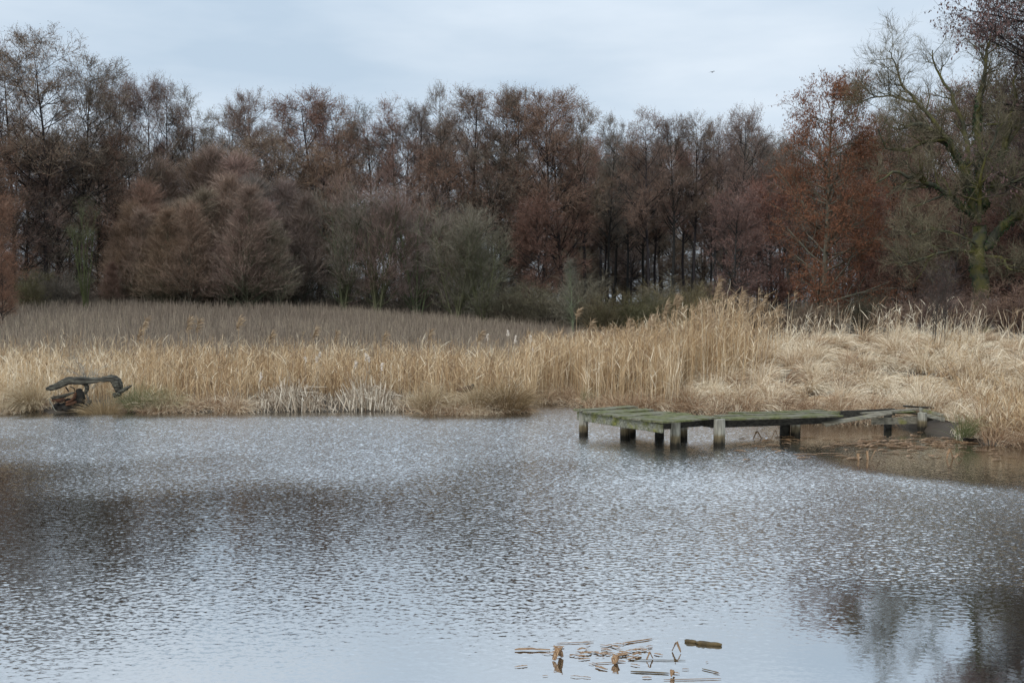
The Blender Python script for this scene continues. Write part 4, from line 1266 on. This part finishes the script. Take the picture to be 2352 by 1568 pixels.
org = at(*z2(1100, 330), 30.3); org.z = gz(org.x, 30.3)
rw_ = empty('rotten_wood', tuple(org), "dark red-brown chunk of rotten wood lying in the reeds behind the brown mound", 'wood')
g = Geo(); limb(g, [(960, 300), (1040, 300), (1120, 290), (1200, 262), (1262, 235)], [26, 55, 72, 66, 42], 30.3, org, 9, z2, 51, 0.2)
obj('chunk', g.mesh('chunk', [M_rot], True), rw_)
g = Geo(); limb(g, [(1238, 250), (1250, 215), (1244, 188)], [34, 28, 14], 30.25, org, 7, z2, 52, 0.2)
obj('stub', g.mesh('stub', [M_black], True), rw_)

# ------------------------------------------------------------------ floating leaves and sticks
def z8(zx, zy): return on_plane((1900 + zx / 1.96) / 1.7415, (2400 + zy / 1.96) / 1.7415, 0.006)


def leaf_mesh(seed, L, W, fold):
    """a withered blade, folded at the middle by fold (0 flat .. 1 upright tent)"""
    r_ = np.random.default_rng(seed)
    n = 9; t = np.linspace(0, 1, n)
    tent = np.where(t < 0.5, t * 2, 2 - 2 * t) * fold * L * 0.55
    span = L * (1 - 0.62 * fold)
    P = np.stack([(t - 0.5) * span, 0.02 * L * np.sin(t * 5 + seed), tent + 0.004 * r_.uniform(0, 1, n)], 1)
    w = W * (0.45 + 0.55 * np.sin(np.pi * (0.12 + 0.8 * t))) * r_.uniform(0.55, 1.25, n)
    up = np.stack([0 * t, w * 0.5, 0.15 * w], 1); dn = np.stack([0 * t, -w * 0.5, 0.15 * w], 1)
    th = np.array([0, 0, 0.003])
    V = np.concatenate([P + up, P, P + dn, P + up - th, P - th, P + dn - th])
    Q = []
    for i in range(n - 1):
        for a, b in ((0, 1), (1, 2)):
            Q.append([a * n + i, a * n + i + 1, b * n + i + 1, b * n + i])
            Q.append([(3 + b) * n + i, (3 + b) * n + i + 1, (3 + a) * n + i + 1, (3 + a) * n + i])
        Q.append([i, 3 * n + i, 3 * n + i + 1, i + 1]); Q.append([2 * n + i, 2 * n + i + 1, 5 * n + i + 1, 5 * n + i])
    g = Geo(); g.add(V, Q)
    return g.mesh('floating_leaf', [M_litter])


FL = [(650, 455, 0.20, 0.075, 0.8, 0.95, "folded tan leaf standing like a tent, leftmost upright one in the foreground litter"),
      (1100, 490, 0.14, 0.06, 0.85, 1.2, "curled brown leaf standing upright in the middle of the foreground litter"),
      (1370, 460, 0.13, 0.024, 0.85, 0.5, "thin bent straw standing like a narrow tent in the foreground litter"),
      (1580, 400, 0.16, 0.04, 0.85, -0.6, "tall bent reed piece standing like a tent beside the dark stick"),
      (1548, 590, 0.09, 0.03, 0.9, 0.9, "small bent leaf nearest the bottom edge, below the tall bent one"),
      (450, 388, 0.30, 0.045, 0.03, 0.05, "long flat tan husk floating at the left end of the foreground litter"),
      (990, 530, 0.12, 0.03, 0.05, -0.7, "pale grey leaf floating below the middle of the foreground litter"),
      (840, 385, 0.09, 0.045, 0.2, 0.2, "rounded brown leaf near the left of the foreground scraps"),
      (870, 415, 0.10, 0.045, 0.1, 0.1, "dark wet leaf just below the rounded brown one"),
      (1290, 388, 0.13, 0.035, 0.1, 0.1, "flat tan leaf left of the thin bent straw"),
      (1270, 428, 0.09, 0.04, 0.3, 0.1, "squarish brown leaf below the flat tan one")]
for i, (zx, zy, L, W, fold, rz, lab) in enumerate(FL):
    o = obj('floating_leaf', leaf_mesh(900 + i, L, W, fold), loc=z8(zx, zy))
    o.rotation_euler = (0, 0, rz)
    tag(o, lab, 'leaf', 'leaves floating in the foreground')
SM = [leaf_mesh(950 + i, 1.0, 0.42, 0.02 + 0.05 * (i % 3)) for i in range(5)]
rl = random.Random(4)
for i in range(62):
    zx, zy = rl.gauss(1060, 200), rl.gauss(392, 36)
    if i > 50: zx, zy = rl.uniform(300, 1900), rl.uniform(470, 610)
    o = obj('leaf_scrap', SM[rl.randrange(5)], loc=z8(zx, zy))
    s = rl.uniform(0.025, 0.11); o.scale = (s, s * rl.uniform(0.3, 1.0), s * rl.uniform(0.5, 1.1)); o.rotation_euler = (0, 0, rl.uniform(-0.7, 0.7))
    tag(o, "small brown leaf scrap floating in the foreground litter", 'leaf', 'small leaf scraps in the foreground')


def stick(za, zb, r, lab, name='stick', m=M_stick):
    a, b = z8(*za), z8(*zb)
    mid = (a + b) / 2
    n = 8; t = np.linspace(0, 1, n)
    P = np.array([list((a + (b - a) * k) - mid) for k in t]); P[:, 2] += rj.normal(0, r * 0.05, n) + r * 0.3
    P[:, 1] += rj.normal(0, r * 0.12, n)
    R = r * (1 + rj.normal(0, 0.035, n)); R[0] *= 0.6; R[-1] *= 0.5
    g = Geo(); g.tubes(P[None], R[None], 8)
    return tag(obj(name, g.mesh(name, [m], True), loc=mid), lab, 'stick')


stick((1645, 318), (1740, 330), 0.016, "short mossy stick end touching the longer dark stick in the foreground")
stick((1735, 335), (1935, 352), 0.019, "thick dark stick floating at the right end of the foreground litter")
stick((1220, 556), (1520, 570), 0.006, "thin dark twig floating near the bottom edge")
stick((1230, 465), (1650, 468), 0.003, "long hair-thin stem floating below the thin bent straw")
stick((930, 492), (1180, 478), 0.003, "thin pale stem floating left of the long hair-thin one", m=M_litter)
stick((1180, 330), (1390, 300), 0.005, "pale thin stalk floating at the upper edge of the foreground litter", m=M_litter)
stick((1780, 535), (1910, 565), 0.004, "thin twig floating by itself at the lower right of the litter")
stick((1480, 620), (1930, 612), 0.003, "thin stem floating lowest, right at the bottom edge", m=M_litter)
stick((930, 325), (640, 335), 0.003, "thin stem floating at the upper left of the litter", m=M_litter)

# litter in the shallows by the jetty
rl = random.Random(8)


def z7(zx, zy): return on_plane((3000 + zx / 2.09) / 1.7415, (1200 + zy / 2.09) / 1.7415, 0.006)


k = 0
while k < 270:
    zx, zy = (rl.uniform(900, 1800), rl.gauss(1195, 30)) if k % 3 else (rl.uniform(-100, 2250), rl.uniform(1130, 1340))
    p = z7(zx, zy)
    k += 1
    if p.y > float(shore(p.x)) + 0.2: continue
    o = obj('reed_scrap', SM[rl.randrange(5)], loc=p)
    s = rl.uniform(0.08, 0.30); o.scale = (s, s * rl.uniform(0.3, 0.8), s * 0.9); o.rotation_euler = (0, 0, rl.gauss(0, 0.5))
    tag(o, "flat brown reed scrap floating in the shallows beside the jetty", 'reed scrap', 'reed scraps floating beside the jetty')
for i, (zx, zy, L, fold, rz, lab) in enumerate([(60, 1160, 0.4, 0.75, 0.5, "bent tan reed piece under the walkway, left one of the heap"),
                                               (130, 1165, 0.32, 0.8, -0.4, "bent reed piece in the middle of the heap under the walkway"),
                                               (210, 1160, 0.36, 0.95, 0.2, "tallest bent reed piece of the heap under the walkway"),
                                               (330, 1165, 0.4, 0.05, 0.1, "flat tan reed piece lying right of the heap under the walkway"),
                                               (980, 1330, 0.30, 0.95, 1.3, "upright brown stub standing in open shallows in front of the jetty"),
                                               (1050, 1325, 0.36, 0.8, 0.1, "bent brown reed leaning right beside the upright stub"),
                                               (905, 1335, 0.22, 0.95, 1.4, "thin upright stub left of the stout brown one"),
                                               (1670, 1320, 0.34, 0.9, 0.5, "curled brown reed stub in the shallows before the right-hand point"),
                                               (1740, 1325, 0.24, 0.6, 0.3, "low bent reed next to the curled stub"),
                                               (1490, 1310, 0.28, 0.3, -0.7, "slanting pale straw left of the curled stub"),
                                               (1090, 1195, 0.55, 0.15, 0.1, "long curled brown leaf on the litter mat before the jetty's end"),
                                               (1250, 1275, 0.7, 0.06, 0.05, "long dark leaf floating just off the litter mat"),
                                               (660, 1283, 0.5, 0.02, 0.0, "pale straw floating flat in open water below the walkway"),
                                               (460, 1288, 0.45, 0.02, 0.05, "faint pale straw floating left of the other straw in open water"),
                                               (260, 1275, 0.3, 0.3, 0.1, "bent brown reed scrap in open water below the walkway's dark post")]):
    o = obj('reed_piece', leaf_mesh(980 + i, L, 0.048, fold), loc=z7(zx, zy))
    o.rotation_euler = (0, 0, rz)
    tag(o, lab, 'reed piece', 'broken reed pieces in the shallows')

# ------------------------------------------------------------------ a small bird high over the wood
g = Geo()
t = np.linspace(-1, 1, 9)
P = np.stack([t * 0.15, 0 * t, 0.01 * t], 1)[None]
g.tubes(P, (0.05 * np.cos(t * 1.45) + 0.004)[None], 8)
bp = at(2850 / 1.7415, 289 / 1.7415, 120)
bird = empty('bird', bp, "tiny dark bird flying alone in the open sky", 'bird')
bird.rotation_euler = (0, -0.3, 0.6)
obj('body', g.mesh('body', [M_black], True), bird)
for s in (-1, 1):
    g = Geo()
    V = [(0.06, 0.02 * s, 0.02), (-0.06, 0.02 * s, 0.02), (-0.05, 0.2 * s, 0.09), (0.03, 0.2 * s, 0.1), (-0.10, 0.42 * s, 0.0), (-0.06, 0.42 * s, 0.01)]
    V = np.array(V); V2 = V - [0, 0, 0.012]
    g.add(np.concatenate([V, V2]), [[0, 1, 2, 3], [3, 2, 4, 5], [9, 8, 7, 6], [11, 10, 8, 9], [0, 3, 9, 6], [3, 5, 11, 9], [1, 7, 8, 2], [2, 8, 10, 4], [4, 10, 11, 5]])
    obj('wing', g.mesh('wing', [M_black]), bird)
